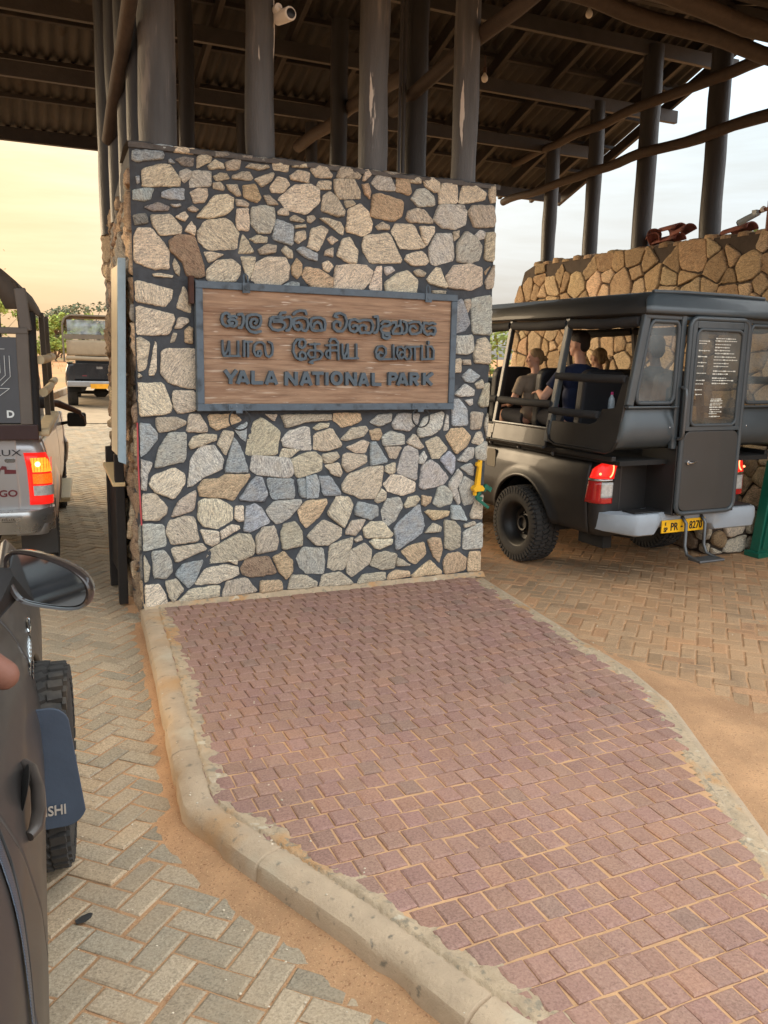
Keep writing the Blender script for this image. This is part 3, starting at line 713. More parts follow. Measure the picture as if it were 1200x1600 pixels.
LETTERS = """S 24 0 652,2281 630,2289 606,2276 597,2244 605,2212 628,2195 658,2200 684,2194 703,2206 706,2230 687,2243 657,2243
S 24 0 646,2261 665,2266 692,2269 705,2258
S 24 0 657,2243 645,2231 655,2216 675,2218
S 24 0 718,2280 745,2286 759,2260 755,2221 740,2188 721,2187
S 24 0 787,2272 778,2236 781,2193 807,2164 845,2155 884,2166
S 24 0 787,2272 816,2283 854,2286 883,2275 888,2240 876,2205 846,2189 815,2196 806,2223 817,2248 840,2254 857,2245 855,2230 842,2222
S 24 0 1073,2309 1042,2305 1027,2281
S 24 0 961,2261 984,2274 1030,2276 1065,2270
S 24 0 962,2259 999,2251 1046,2257
S 24 0 961,2246 954,2213 976,2185 1015,2177 1054,2187 1073,2214 1065,2235 1038,2242 984,2238
S 24 0 1081,2276 1107,2279 1120,2256 1116,2211 1099,2181 1081,2179
S 24 0 1136,2260 1164,2272 1203,2277 1239,2266 1253,2235 1248,2201 1232,2180 1208,2185
S 24 0 1140,2256 1138,2220 1148,2194 1173,2184 1198,2199 1198,2225 1178,2242 1157,2235
S 24 0 1138,2299 1154,2316 1187,2328 1227,2327 1237,2304
S 24 0 1274,2267 1299,2279 1348,2282 1379,2268 1389,2236 1383,2194 1352,2186
S 24 0 1274,2265 1271,2220 1284,2189 1316,2182 1352,2188
S 24 0 1296,2211 1298,2234 1324,2250 1350,2236 1358,2206
S 24 0 1484,2291 1463,2297 1474,2315 1508,2322 1546,2307 1563,2264 1555,2219 1527,2187 1485,2186 1457,2208 1456,2244 1483,2260 1511,2249 1508,2228
S 24 0 1657,2269 1630,2280 1592,2271 1581,2235 1593,2197 1627,2184 1654,2199 1650,2231 1624,2236 1613,2224
S 24 0 1663,2264 1693,2277 1727,2279 1765,2275 1783,2241 1775,2195 1754,2179 1720,2184 1682,2177 1664,2203 1674,2232 1702,2240 1726,2228 1719,2209
S 24 0 1794,2305 1818,2310 1825,2274 1826,2228 1814,2189 1793,2183
S 24 0 1851,2252 1873,2274 1916,2273 1934,2253 1904,2238 1865,2235 1848,2211 1862,2189 1892,2183 1922,2186
S 24 0 1866,2179 1871,2150 1902,2141 1929,2153 1920,2170 1894,2169
S 24 0 1947,2266 1977,2271 1978,2240 1950,2201 1955,2181 2006,2183 2030,2189 2031,2227 2017,2249 1987,2239
S 24 0 2017,2281 2017,2249
S 24 0 2043,2278 2065,2273 2075,2236 2068,2196 2046,2184
S 24 0 2092,2268 2127,2279 2179,2279 2205,2248 2197,2202 2157,2185 2114,2184 2094,2211 2106,2243 2137,2247 2154,2229
S 24 0 2254,2272 2226,2275 2217,2240 2229,2201 2257,2182 2288,2194 2316,2184 2331,2212 2323,2238 2287,2241 2266,2230
S 24 0 2267,2267 2299,2278 2327,2269
T 18 0 601,2091 602,2015 612,1987
T 18 0 612,1987 635,2023 649,2088
T 18 0 649,2088 652,1987
T 18 0 611,1983 726,1985
T 18 0 716,2090 715,1985
T 18 0 760,2095 759,1986
T 18 0 760,2090 818,2090
T 18 0 789,2088 788,1984
T 18 0 890,2007 875,1986 848,1990 832,2020 837,2064 860,2087 891,2089 914,2072 918,2029 926,1993 948,1982 971,2001 977,2045 968,2082 946,2092
T 18 0 890,2007 883,2027 863,2021 861,1999
T 18 0 1180,2087 1188,2111 1212,2120 1232,2102 1228,2068 1204,2052 1182,2065 1180,2087
T 18 0 1204,2119 1164,2115 1139,2079 1136,2027 1156,1982 1196,1964 1236,1975
T 18 0 1228,2012 1204,2027 1186,2013 1186,1984 1212,1972 1235,1988 1228,2012
T 18 0 1264,2082 1343,2087
T 18 0 1307,2089 1309,1989
T 18 0 1309,1989 1270,1983 1249,2013 1264,2039 1309,2038
T 18 0 1309,2038 1350,2035 1369,2009 1350,1978 1289,1962 1265,1948 1289,1943
T 18 0 1396,2078 1488,2083
T 18 0 1428,2086 1429,1984
T 18 0 1429,1981 1403,1993 1392,2017 1406,2039 1445,2041 1487,2042
T 18 0 1428,2107 1438,2127 1469,2128 1493,2103 1498,1975
T 18 0 1528,2089 1531,2020 1542,1986
T 18 0 1542,1986 1566,2036 1574,2090
T 18 0 1574,2090 1579,1986
T 18 0 1539,1983 1662,1986
T 18 0 1645,2092 1649,1985
T 18 0 1870,2027 1848,2038 1829,2018 1844,1986 1875,1996 1897,2028 1895,2067 1864,2085 1827,2077 1809,2041 1820,1995 1844,1980
T 18 0 1844,1981 1985,1987
T 18 0 1960,2092 1965,1986
T 18 0 2047,2039 2023,2042 2010,2014 2033,1989 2060,2015 2059,2063 2031,2084 1997,2077 1991,2030 2013,1989
T 18 0 2060,2011 2078,1985 2107,1992 2119,2032 2107,2070 2077,2087 2059,2063
T 18 0 2098,2083 2189,2088
T 18 0 2148,2084 2153,1985
T 18 0 2212,2094 2216,1986
T 18 0 2213,1988 2320,1993
T 18 0 2263,2091 2269,1991
T 18 0 2260,2091 2296,2092 2320,2060 2318,1992
T 18 0 2270,2129 2272,2112
E 30 1 617,1882 657,1824
E 30 1 703,1883 657,1824
E 30 1 657,1831 656,1782
E 30 1 709,1783 744,1880
E 30 1 747,1880 789,1783
E 30 1 725,1809 774,1809
E 30 1 824,1881 823,1783
E 30 1 820,1792 901,1793
E 30 1 924,1781 962,1879
E 30 1 965,1879 1006,1781
E 30 1 940,1808 990,1808
E 30 1 1081,1876 1081,1774
E 30 1 1081,1873 1158,1778
E 30 1 1158,1877 1158,1775
E 30 1 1198,1775 1235,1878
E 30 1 1238,1878 1278,1775
E 30 1 1213,1804 1261,1804
E 30 1 1285,1868 1377,1869
E 30 1 1330,1869 1331,1776
E 30 1 1404,1876 1405,1776
E 30 1 1568,1878 1570,1777
E 30 1 1568,1875 1642,1778
E 30 1 1640,1879 1642,1774
E 30 1 1676,1773 1707,1874
E 30 1 1710,1874 1749,1773
E 30 1 1688,1803 1731,1803
E 30 1 1790,1877 1792,1778
E 30 1 1788,1786 1862,1786
E 30 1 1933,1879 1934,1779
E 30 1 2008,1779 2043,1880
E 30 1 2047,1880 2088,1780
E 30 1 2020,1807 2074,1807
E 30 1 2120,1881 2121,1780
E 30 1 2150,1829 2186,1780
E 30 1 2238,1882 2241,1784
E 30 1 2318,1880 2246,1828
E 30 1 2255,1836 2312,1784
E 30 0 1523,1832 1521,1815 1513,1801 1500,1791 1485,1788 1471,1791 1458,1801 1450,1814 1447,1831 1449,1847 1458,1861 1470,1871 1485,1874 1499,1871 1512,1862 1520,1848 1523,1832
E 30 0 1935,1871 1979,1870 1993,1850 1980,1830 1936,1827
E 30 0 2120,1873 2170,1872 2183,1852 2171,1833 2123,1830"""
# ------------------------------------------------------------------ stonework
def stone_mat(name, base_bump=.9):
    M = bpy.data.materials.new(name); M.use_nodes = True; n = M.node_tree.nodes; l = M.node_tree.links; p = n["Principled BSDF"]
    uv = n.new("ShaderNodeUVMap"); uv.uv_map = "UVMap"; a = n.new("ShaderNodeAttribute"); a.attribute_name = "Col"; tc = n.new("ShaderNodeTexCoord")
    mp = n.new("ShaderNodeMapping"); mp.inputs["Scale"].default_value = (13, 52, 1); l.new(uv.outputs[0], mp.inputs[0])
    n1 = n.new("ShaderNodeTexNoise"); n1.inputs["Scale"].default_value = 1; n1.inputs["Detail"].default_value = 6; n1.inputs["Roughness"].default_value = .62; n1.inputs["Distortion"].default_value = 2.2; l.new(mp.outputs[0], n1.inputs[0])
    n2 = n.new("ShaderNodeTexNoise"); n2.inputs["Scale"].default_value = 105; n2.inputs["Detail"].default_value = 7; n2.inputs["Roughness"].default_value = .72; l.new(tc.outputs["Object"], n2.inputs[0])
    n3 = n.new("ShaderNodeTexNoise"); n3.inputs["Scale"].default_value = 13; n3.inputs["Detail"].default_value = 4; l.new(tc.outputs["Object"], n3.inputs[0])
    r1 = n.new("ShaderNodeValToRGB"); l.new(n1.outputs[0], r1.inputs[0]); e = r1.color_ramp.elements; e[0].position = .30; e[0].color = (.30,.31,.33,1); e[1].position = .70; e[1].color = (1.35,1.31,1.22,1)
    q = e.new(.5); q.color = (.95,.93,.88,1); q2 = e.new(.41); q2.color = (.60,.58,.56,1)
    m1 = n.new("ShaderNodeMix"); m1.data_type = 'RGBA'; m1.blend_type = 'MULTIPLY'; m1.inputs[0].default_value = .9; l.new(a.outputs[0], m1.inputs[6]); l.new(r1.outputs[0], m1.inputs[7])
    r2 = n.new("ShaderNodeMapRange"); r2.inputs[1].default_value = .3; r2.inputs[2].default_value = .7; r2.inputs[1].default_value = .34; r2.inputs[2].default_value = .66; r2.inputs[3].default_value = .42; r2.inputs[4].default_value = 1.55; l.new(n2.outputs[0], r2.inputs[0])
    m2 = n.new("ShaderNodeMix"); m2.data_type = 'RGBA'; m2.blend_type = 'MULTIPLY'; m2.inputs[0].default_value = .8; l.new(m1.outputs[2], m2.inputs[6]); l.new(r2.outputs[0], m2.inputs[7])
    r3 = n.new("ShaderNodeMapRange"); r3.inputs[1].default_value = .45; r3.inputs[2].default_value = .75; r3.inputs[4].default_value = .28; l.new(n3.outputs[0], r3.inputs[0])
    m3 = n.new("ShaderNodeMix"); m3.data_type = 'RGBA'; l.new(r3.outputs[0], m3.inputs[0]); l.new(m2.outputs[2], m3.inputs[6]); m3.inputs[7].default_value = (*lin(206,188,158), 1)
    l.new(m3.outputs[2], p.inputs["Base Color"]); p.inputs["Roughness"].default_value = .82; p.inputs["Specular IOR Level"].default_value = .35
    ad = n.new("ShaderNodeMath"); ad.operation = 'ADD'; l.new(n1.outputs[0], ad.inputs[0]); l.new(n2.outputs[0], ad.inputs[1])
    bp = n.new("ShaderNodeBump"); bp.inputs["Strength"].default_value = base_bump; bp.inputs["Distance"].default_value = .011; l.new(ad.outputs[0], bp.inputs["Height"]); l.new(bp.outputs[0], p.inputs["Normal"])
    return M
M_stone = stone_mat("gneiss_stone")
M_mortar = mat("dark_grey_mortar", lin(70,74,79), rough=.85, var=.22, vs=12, bump=.7, bs=70, spots=[(lin(96,100,104), 3.2, .6, .12)])
M_mortar_b = mat("brown_mortar", lin(70,60,52), rough=.9, var=.25, vs=10, bump=.7, bs=60)
PAL = {'t': (208,199,182), 'w': (228,217,198), 'g': (204,204,199), 'b': (178,188,196), 'o': (214,190,160), 'n': (168,144,122), 'd': (150,148,144)}
def chaikin(P, k=1, q=.25):
    for _ in range(k):
        out = []
        for i in range(len(P)):
            a, c = P[i], P[(i+1) % len(P)]
            out += [(a[0]*(1-q)+c[0]*q, a[1]*(1-q)+c[1]*q), (a[0]*q+c[0]*(1-q), a[1]*q+c[1]*(1-q))]
        P = out
    return P
def densify(P, st):
    out = []
    for i in range(len(P)):
        a, c = P[i], P[(i+1) % len(P)]; L = math.hypot(c[0]-a[0], c[1]-a[1]); n = max(1, int(L/st))
        for k in range(n): out.append((a[0]+(c[0]-a[0])*k/n, a[1]+(c[1]-a[1])*k/n))
    return out
def add_stone(b, P, fmap, h, col, st=.022, rough=.004, q=.2):
    """P polygon (u,v) metres; fmap(u,v,d)->point with d the distance out of the wall"""
    if sum(P[i-1][0]*P[i][1]-P[i][0]*P[i-1][1] for i in range(len(P))) < 0: P = P[::-1]
    P = densify(chaikin(P, 1, q), st); s0 = random.random()*50
    P = [(u+rough*nz(u*40, v*40, s0), v+rough*nz(u*40, v*40, s0+9)) for u, v in P]
    n = len(P); cx = sum(p[0] for p in P)/n; cy = sum(p[1] for p in P)/n
    sz = math.sqrt(max(1e-5, abs(sum(P[i-1][0]*P[i][1]-P[i][0]*P[i-1][1] for i in range(n)))/2))
    e = min(.012/sz*1.6, .25); rings = [(1.0, -.012), (1.0-.15*e, h*.45), (1-.8*e, h*.86), (1-1.9*e, h), ((1-1.9*e)*.55, h*1.06)]
    ang = random.uniform(-.9, .9) if random.random() < .75 else random.uniform(0, 3.14); ca, sa = math.cos(ang), math.sin(ang); ox, oy = random.random()*30, random.random()*30
    tx, ty = random.uniform(-.10,.10), random.uniform(-.08,.08)
    vs = []; uvs = []
    for (k, d) in rings+[(0, h*1.08)]:
        for (u, v) in (P if k else [(cx, cy)]):
            uu, vv = cx+(u-cx)*k, cy+(v-cy)*k
            dd = d+(0 if d < 0 else (rough*1.3*nz(uu*22, vv*22, s0)+.5*rough*nz(uu*70, vv*70, s0))+ (tx*(uu-cx)+ty*(vv-cy))*(d/h))
            vs.append(fmap(uu, vv, dd)); uvs.append(((uu*ca+vv*sa)+ox, (-uu*sa+vv*ca)+oy))
    fs = []; m = len(rings)
    for r in range(m-1):
        for i in range(n): fs.append((r*n+i, r*n+(i+1) % n, (r+1)*n+(i+1) % n, (r+1)*n+i))
    for i in range(n): fs.append(((m-1)*n+i, (m-1)*n+(i+1) % n, m*n))
    if b.uv is None: b.uv = []
    b.add(vs, fs, None, col); b.uv.extend(uvs)
def stone_col(k):
    c = lin(*[min(255, max(0, x+random.gauss(0, 1.3))) for x in PAL[k]]); g = random.uniform(.84, 1.14); return tuple(x*g for x in c)
def clip(P, a, bb, c):    # keep a*x+b*y<=c
    out = []
    for i in range(len(P)):
        p, q = P[i], P[(i+1) % len(P)]; dp, dq = a*p[0]+bb*p[1]-c, a*q[0]+bb*q[1]-c
        if dp <= 0: out.append(p)
        if (dp < 0) != (dq < 0) and abs(dp-dq) > 1e-12: t = dp/(dp-dq); out.append((p[0]+(q[0]-p[0])*t, p[1]+(q[1]-p[1])*t))
    return out
def random_stones(u0, v0, u1, v1, size, gap, top=None, rng=3):
    rnd = random.Random(rng); seeds = []; tries = 0
    while tries < 9000:
        tries += 1; u, v = rnd.uniform(u0, u1), rnd.uniform(v0, v1)
        s = size*rnd.choice((.55,.75,1,1,1.25,1.5))
        if all(math.hypot(u-a, (v-c)*1.15) > (s+t)/2 for a, c, t in seeds): seeds.append((u, v, s))
    out = []
    for (u, v, s) in seeds:
        P = [(u0,v0),(u1,v0),(u1,v1),(u0,v1)]
        for (a, c, t) in seeds:
            dx, dy = a-u, c-v; d = math.hypot(dx, dy)
            if 0 < d < size*4.2:
                w = d/2+(s*s-t*t)/(2*d)*.25 - gap/2
                P = clip(P, dx/d, dy/d, (u*dx+v*dy)/d+w)
                if len(P) < 3: break
        if len(P) >= 3:
            P = [(min(max(p[0], u0+gap/2), u1-gap/2), min(max(p[1], v0+gap/2), v1-gap/2)) for p in P]
            ar = abs(sum(P[i-1][0]*P[i][1]-P[i][0]*P[i-1][1] for i in range(len(P))))/2
            if ar > .0012 and (top is None or top(u, v)):
                P = [(p[0]+rnd.uniform(-.012,.012), p[1]+rnd.uniform(-.012,.012)) for p in P]
                out.append(P)
    return out
# --- the gate pillar with the sign
pillar = thing("stone_pillar", "tall thick pillar of pale irregular stones in dark mortar behind the red paving", "pillar", (0,0,0))
b = MB(); PD = 1.72
prof = [(.02,-.1),(.02,3.395),(.40,3.35),(1.25,3.12),(PD,2.95),(PD,-.1)]       # (y,z): the rubble top falls away to the back
nx = 60
for (x,) in ((0.012,),): pass
b.prism(prof, (.015,0,0), (0,1,0), (0,0,1), (1,0,0), 0, 2.885)
core = b.build("mortar_core", M_mortar, pillar, bevel=.012)
b = MB()     # uneven pointed mortar skin on the front
b.grid(lambda i, j: (.004+2.905*i, .006-.009*nz(i*23, j*26, 1)-.004*nz(i*70, j*80, 2)-(.0 if .01 < i < .99 else -.012), .06+3.335*j+(.016*nz(i*14, 4)+.008*nz(i*40, 2) if j > .999 else 0)), 190, 220)
b.build("mortar_face", M_mortar, pillar, smooth=60)
b = MB()
for line in STONES.strip().split("\n"):
    k, *ps = line.split(); P = [tuple(float(a)/1000 for a in p.split(",")) for p in ps]
    cx = sum(p[0] for p in P)/len(P); cz = sum(p[1] for p in P)/len(P)
    kk = 1.085 if cz < 2.5 else 1.12
    P = [(max(.012, min(2.912, cx+(x-cx)*kk)), min(3.40, max(.12, cz+(z-cz)*kk))) for x, z in P]
    if cz < .42 and random.random() < .45 and k in 'tw': k = 'o' if cx > 1.6 else k
    add_stone(b, P, lambda u, v, d: (u, -d, v), random.uniform(.008, .019), stone_col(k), q=.09, rough=.0055)
b.build("stonework", M_stone, pillar, smooth=55, fix=False)
def topz(y): return np.interp(y, [.02,.4,1.25,PD], [3.395,3.35,3.12,2.95])
b = MB()
for P in random_stones(.03, .0, PD, 3.36, .23, .022, top=lambda u, v: v < topz(u)-.12, rng=5):
    add_stone(b, P, lambda u, v, d: (.02-d*1.2-.03*nz(u*3, v*3, 8), u, v), random.uniform(.015, .03), stone_col(random.choice('nndno')), st=.03, rough=.014, q=.1)
for P in random_stones(.03, .0, PD, 3.36, .24, .022, top=lambda u, v: v < topz(u)-.12, rng=8):
    add_stone(b, P, lambda u, v, d: (2.90+d*.7, u, v), random.uniform(.012, .025), stone_col(random.choice('tgdo')), st=.035, rough=.006)
for P in random_stones(.0, .0, 2.9, 2.95, .26, .022, rng=9):
    add_stone(b, P, lambda u, v, d: (u, PD+d, v), random.uniform(.012, .025), stone_col(random.choice('tgdo')), st=.05, rough=.006)
b.build("stonework", M_stone, pillar, smooth=55, fix=False)
b = MB(); tv = []
for i in range(91):
    x = 2.93*i/90-.005; z = 3.402+.012*nz(x*5, 0, 3)+.008*nz(x*17, 1, 3)
    tv += [(x, -.012+.008*nz(x*9,5), 3.36), (x, -.016+.01*nz(x*11,2), z-.012), (x, .03, z+.006), (x, .22, z+.004+.01*nz(x*8,7)), (x, .45, 3.34)]
b.add(tv, [(i*5+j, (i+1)*5+j, (i+1)*5+j+1, i*5+j+1) for i in range(90) for j in range(4)])
b.build("capping", mat("weathered_mortar", lin(92,90,88), rough=.92, var=.3, vs=14, bump=.8, bs=60), pillar, smooth=60)

# --- the sign
sign = thing("entrance_sign", "wooden national park sign with raised blue-grey letters in three scripts and a grey frame", "sign", (0,-.052,0))
M_board = mat("stained_board", lin(140,109,86), rough=.66, var=.22, vs=5, bump=.35, bs=40, stretch=(.7,1,9), col2=lin(178,146,118), spots=[(lin(200,182,162), 3.0, .61, .09), (lin(120,82,58), 1.6, .55, .2), (lin(214,200,184), 8.5, .645, .06)])
M_signgrey = mat("blue_grey_paint", lin(84,98,110), rough=.5, var=.16, vs=14, bump=.25, bs=50, spots=[(lin(58,68,76), 9, .56, .1), (lin(120,130,136), 30, .68, .05)])
M_iron = mat("dark_iron", lin(72,74,76), rough=.5, metal=.6, var=.3, vs=20, bump=.3)
x0, x1, z0, z1 = .415, 2.53, 1.585, 2.505
hz = (z1-z0-.1)/5
for i in range(5):
    b = MB(); zz = z0+.05+hz*i; b.box(((x0+x1)/2, random.uniform(-.001,.001), zz+hz/2), (x1-x0-.04, .024, hz-.0008)); b.build("board", M_board, sign, bevel=.003)
for (p0, p1) in (((x0, 0, z1-.026), (x1, 0, z1-.026)), ((x0, 0, z0+.026), (x1, 0, z0+.026))):
    b = MB(); b.beam(p0, p1, .062, .052); b.build("frame", M_signgrey, sign, bevel=.005)
for x in (x0+.026, x1-.026):
    b = MB(); b.beam((x, 0, z0+.0525), (x, 0, z1-.0525), .062, .052, (1,0,0)); b.build("frame", M_signgrey, sign, bevel=.005)
def sdf_letters(tagk, name):
    segs = []
    for line in LETTERS.strip().split("\n"):
        t, w, flat, *ps = line.split()
        if t != tagk: continue
        P = [tuple(float(a)/1000 for a in p.split(",")) for p in ps]; segs.append((({'S': 22.5, 'T': 18.5, 'E': 31}[t])*.000843*.5, int(flat), P))
    allp = [p for s_ in segs for p in s_[2]]; st = .0032
    ux0, ux1 = min(p[0] for p in allp)-.04, max(p[0] for p in allp)+.04; vz0, vz1 = min(p[1] for p in allp)-.04, max(p[1] for p in allp)+.04
    X, Z = np.meshgrid(np.arange(ux0, ux1, st), np.arange(vz0, vz1, st), indexing='ij'); D = np.full(X.shape, 9.)
    for r, flat, P in segs:
        for (a, c) in zip(P, P[1:]):
            dx, dz = c[0]-a[0], c[1]-a[1]; L = math.hypot(dx, dz)+1e-9; tx, tz = dx/L, dz/L
            if flat:
                u = (X-a[0])*tx+(Z-a[1])*tz-L/2; v = -(X-a[0])*tz+(Z-a[1])*tx
                D = np.minimum(D, np.maximum(np.abs(u)-L/2, np.abs(v)-r))
            else:
                t = np.clip(((X-a[0])*tx+(Z-a[1])*tz)/L, 0, 1); D = np.minimum(D, np.hypot(X-a[0]-t*dx, Z-a[1]-t*dz)-r)
    # marching squares outline fill (front face), then walls
    vid = {}; vs = []; fs = []
    nx_, nz_ = D.shape
    def vert(key, x, z):
        if key not in vid: vid[key] = len(vs); vs.append((x, z))
        return vid[key]
    edges = []
    for i in range(nx_-1):
        for j in range(nz_-1):
            d = [D[i,j], D[i+1,j], D[i+1,j+1], D[i,j+1]]
            if min(d) > 0: continue
            c = [(i,j),(i+1,j),(i+1,j+1),(i,j+1)]; poly = []; cross = []
            for k in range(4):
                a, e = c[k], c[(k+1) % 4]; da, de = d[k], d[(k+1) % 4]
                if da <= 0: poly.append(vert(a, X[a], Z[a]))
                if (da <= 0) != (de <= 0):
                    t = da/(da-de); key = (a, e) if a < e else (e, a)
                    q = vert(key, X[a]+(X[e]-X[a])*t, Z[a]+(Z[e]-Z[a])*t); poly.append(q); cross.append((q, da <= 0))
            if len(poly) >= 3: fs.append(tuple(poly))
            if len(cross) == 2: edges.append((cross[0][0], cross[1][0]) if cross[0][1] else (cross[1][0], cross[0][0]))
    n = len(vs); b = MB(); th = .034
    V = [(x, -.012-th+.0, z) for x, z in vs]+[(x, -.010, z) for x, z in vs]
    b.add(V, fs+[(a, e, e+n, a+n) for a, e in edges])
    return b.build(name, mat("letter_blue_grey", lin(78,93,104), rough=.5, var=.12, vs=14, bump=.15, bs=50, spots=[(lin(62,75,85), 9, .58, .1)]), sign, smooth=40)
sdf_letters('S', "sinhala_lettering"); sdf_letters('T', "tamil_lettering"); sdf_letters('E', "english_lettering")
for x in (.72, 2.22):
    b = MB(); b.box((x, -.036, z0+.028), (.16, .008, .05)); b.box((x, -.036, z0-.002), (.05, .01, .03))
    for sx in (-.06, .06): b.lathe([(0,.006),(.009,.005),(.011,0)], 8, frame((x+sx, -.040, z0+.028), (1,0,0), (0,0,1)))
    br = b.build("bracket", M_signgrey, sign, bevel=.002)
    b = MB(); b.tube([(x+.078*math.cos(a), -.040+.012*math.sin(a), z0-.062+.078*math.sin(a)) for a in [2*math.pi*k/28 for k in range(28)]], .0065, 6, closed=True); b.build("hanging_ring", M_iron, sign, smooth=60)
for x in (.78, 2.26):
    b = MB(); b.box((x, -.037, z1-.035), (.055, .012, .07)); b.tube([(x-.015,-.03,z1),(x-.015,-.02,z1+.05),(x,-.015,z1+.065),(x+.015,-.02,z1+.05),(x+.015,-.03,z1)], .006, 6)
    b.lathe([(0,.006),(.012,.004),(.014,0)], 8, frame((x, -.043, z1-.04), (1,0,0), (0,0,1))); b.build("hanger", M_signgrey, sign, smooth=50)
b = MB(); b.box((.39, -.0, 2.44), (.035, .05, .19)); b.build("wall_bracket", mat("rusty_iron", lin(74,48,38), rough=.8, var=.3, vs=18, bump=.5), sign, bevel=.004)

# --- the right-hand stone wall
wall = thing("stone_wall", "long orange-brown stone wall along the right lane carrying roof posts", "wall", (0,0,0))
WX = 6.69
b = MB(); b.prism([(-2.2,-.1),(-2.2,3.40),(5.0,3.46),(5.33,3.36),(5.52,2.9),(5.58,-.1)], (WX+.012,0,0), (0,1,0), (0,0,1), (1,0,0), 0, .42); b.build("mortar_core", M_mortar_b, wall, bevel=.015)
b = MB(); PAL.update({'x': (180,156,126), 'y': (162,138,110), 'z': (194,174,146)})
def wtop(u, v): return v < np.interp(u, [-2.2,5.0,5.33,5.52], [3.40,3.46,3.36,2.9])-.06
for P in random_stones(-2.2, .0, 5.55, 3.46, .27, .017, top=wtop, rng=21):
    add_stone(b, P, lambda u, v, d: (WX-d, u, min(v, float(np.interp(u, [-2.2,5.0,5.33,5.52], [3.41,3.465,3.37,2.95])))), random.uniform(.010,.024), stone_col(random.choice('xxyyzo')), st=.035, rough=.009, q=.1)
b.build("stonework", M_stone, wall, smooth=55, fix=False)
b = MB()
for i in range(30):
    y = -2.1+.25*i; z = 3.41+.05*(y+2.2)/7.5
    if y > 4.9: break
    P = [(y, WX+.0), (y+.22, WX+.0), (y+.22, WX+.20), (y, WX+.20)]
    add_stone(b, [(WX+.0, y),(WX+.21,y),(WX+.21,y+.22),(WX+.0,y+.22)], lambda u, v, d, z=z: (u, v, z+d-.02), random.uniform(.03,.06), stone_col(random.choice('xyn')), st=.05, rough=.01)
b.build("capping", M_stone, wall, smooth=55, fix=False)
b = MB()
for P in random_stones(.25, .0, 1.7, .46, .3, .03, rng=4):
    add_stone(b, P, lambda u, v, d: (5.86-d, u, v), random.uniform(.02,.04), stone_col(random.choice('ntyd')), st=.04, rough=.008)
for P in random_stones(5.86, .0, WX, .46, .34, .03, rng=6):
    add_stone(b, P, lambda u, v, d: (u, .25-d, v), random.uniform(.02,.04), stone_col(random.choice('ntyd')), st=.04, rough=.008)
b.build("stonework", M_stone, wall, smooth=55, fix=False)
b = MB(); b.box(((5.875+WX)/2+.005, .98, .22), (WX-5.875, 1.43, .48)); b.build("plinth", M_mortar_b, wall, bevel=.02)

# --- the big roof on log posts
roof = thing("gate_roof", "large corrugated gable roof on dark log posts spanning both lanes", "roof", (0,0,0))
M_sheet = mat("weathered_roof_sheet", lin(66,65,63), rough=.85, var=.3, vs=1.4, bump=.3, bs=30, spots=[(lin(62,58,52), 1.1, .5, .2), (lin(60,52,44), 5, .62, .12)])
M_beam = mat("dark_stained_timber", lin(40,37,36), rough=.62, var=.3, vs=6, bump=.4, bs=40, stretch=(1,1,1), spots=[(lin(62,55,50), 3, .6, .15)])
M_log = mat("black_painted_log", lin(46,47,49), rough=.48, var=.25, vs=4, bump=.45, bs=24, stretch=(3,3,.5))
M_logp = mat("peeling_painted_log", lin(86,86,86), rough=.55, var=.22, vs=5, bump=.6, bs=30, stretch=(4,4,.45), spots=[(lin(60,60,60), 1.6, .48, .25), (lin(116,112,108), 5, .6, .12), (lin(206,200,190), 2.3, .665, .012)])
M_logr = mat("raw_brown_log", lin(62,52,44), rough=.7, var=.3, vs=5, bump=.5, bs=26, stretch=(3,3,3))
RY, RZ, SL = 2.2, 6.44, .356
def rz(y, x=0): return RZ-SL*abs(y-RY)
XL, XR, YE, YN = -4.6, 8.2, 6.68, -2.3
for (ya, yb) in ((RY-.02, YE), (RY-.02, YN)):
    rows_ = 3
    for r in range(rows_):
        y_a = ya+(yb-ya)*r/rows_; y_b = ya+(yb-ya)*(r+1)/rows_+(.12 if yb > ya else -.12)*(1 if r < rows_-1 else 0)
        b = MB(); n = int((XR-XL)/.0183)
        def f(i, j, y_a=y_a, y_b=y_b, r=r):
            x = XL+(XR-XL)*i; y = y_a+(y_b-y_a)*j
            return (x, y, rz(y)+.024*math.sin(2*math.pi*x/.1464)+.03*(rows_-r)*.35-.012*j)
        b.grid(f, n, 2); b.build("roof_sheet", M_sheet, roof, smooth=75, solid=-.006)
# battens under the sheets (along x), rafters (along the slope), plates on the posts
for k in range(7):
    for sgn in (1, -1):
        y = RY+sgn*(.25+k*.68)
        if y < YN+.1: continue
        if sgn > 0 and y > YE-.05: continue
        b = MB(); b.beam((XL+.05, y, rz(y)-.062), (XR-.04, y, rz(y)-.062), .07, .05, (0,0,1)); b.build("batten", M_beam, roof, bevel=.004)
for i, x in enumerate([-3.9,-3.0,-2.1,-1.2,.62,1.52,2.42,3.32,4.22,5.12,6.02,6.92,7.55,8.12]):
    b = MB(); b.beam((x, RY, rz(RY)-.17), (x, YE-.12, rz(YE-.12)-.17), .06, .15, (0,0,1)); b.build("rafter", M_beam, roof, bevel=.005)
    b = MB(); b.beam((x, RY, rz(RY)-.17), (x, YN+.12, rz(YN+.12)-.17), .06, .15, (0,0,1)); b.build("rafter", M_beam, roof, bevel=.005)
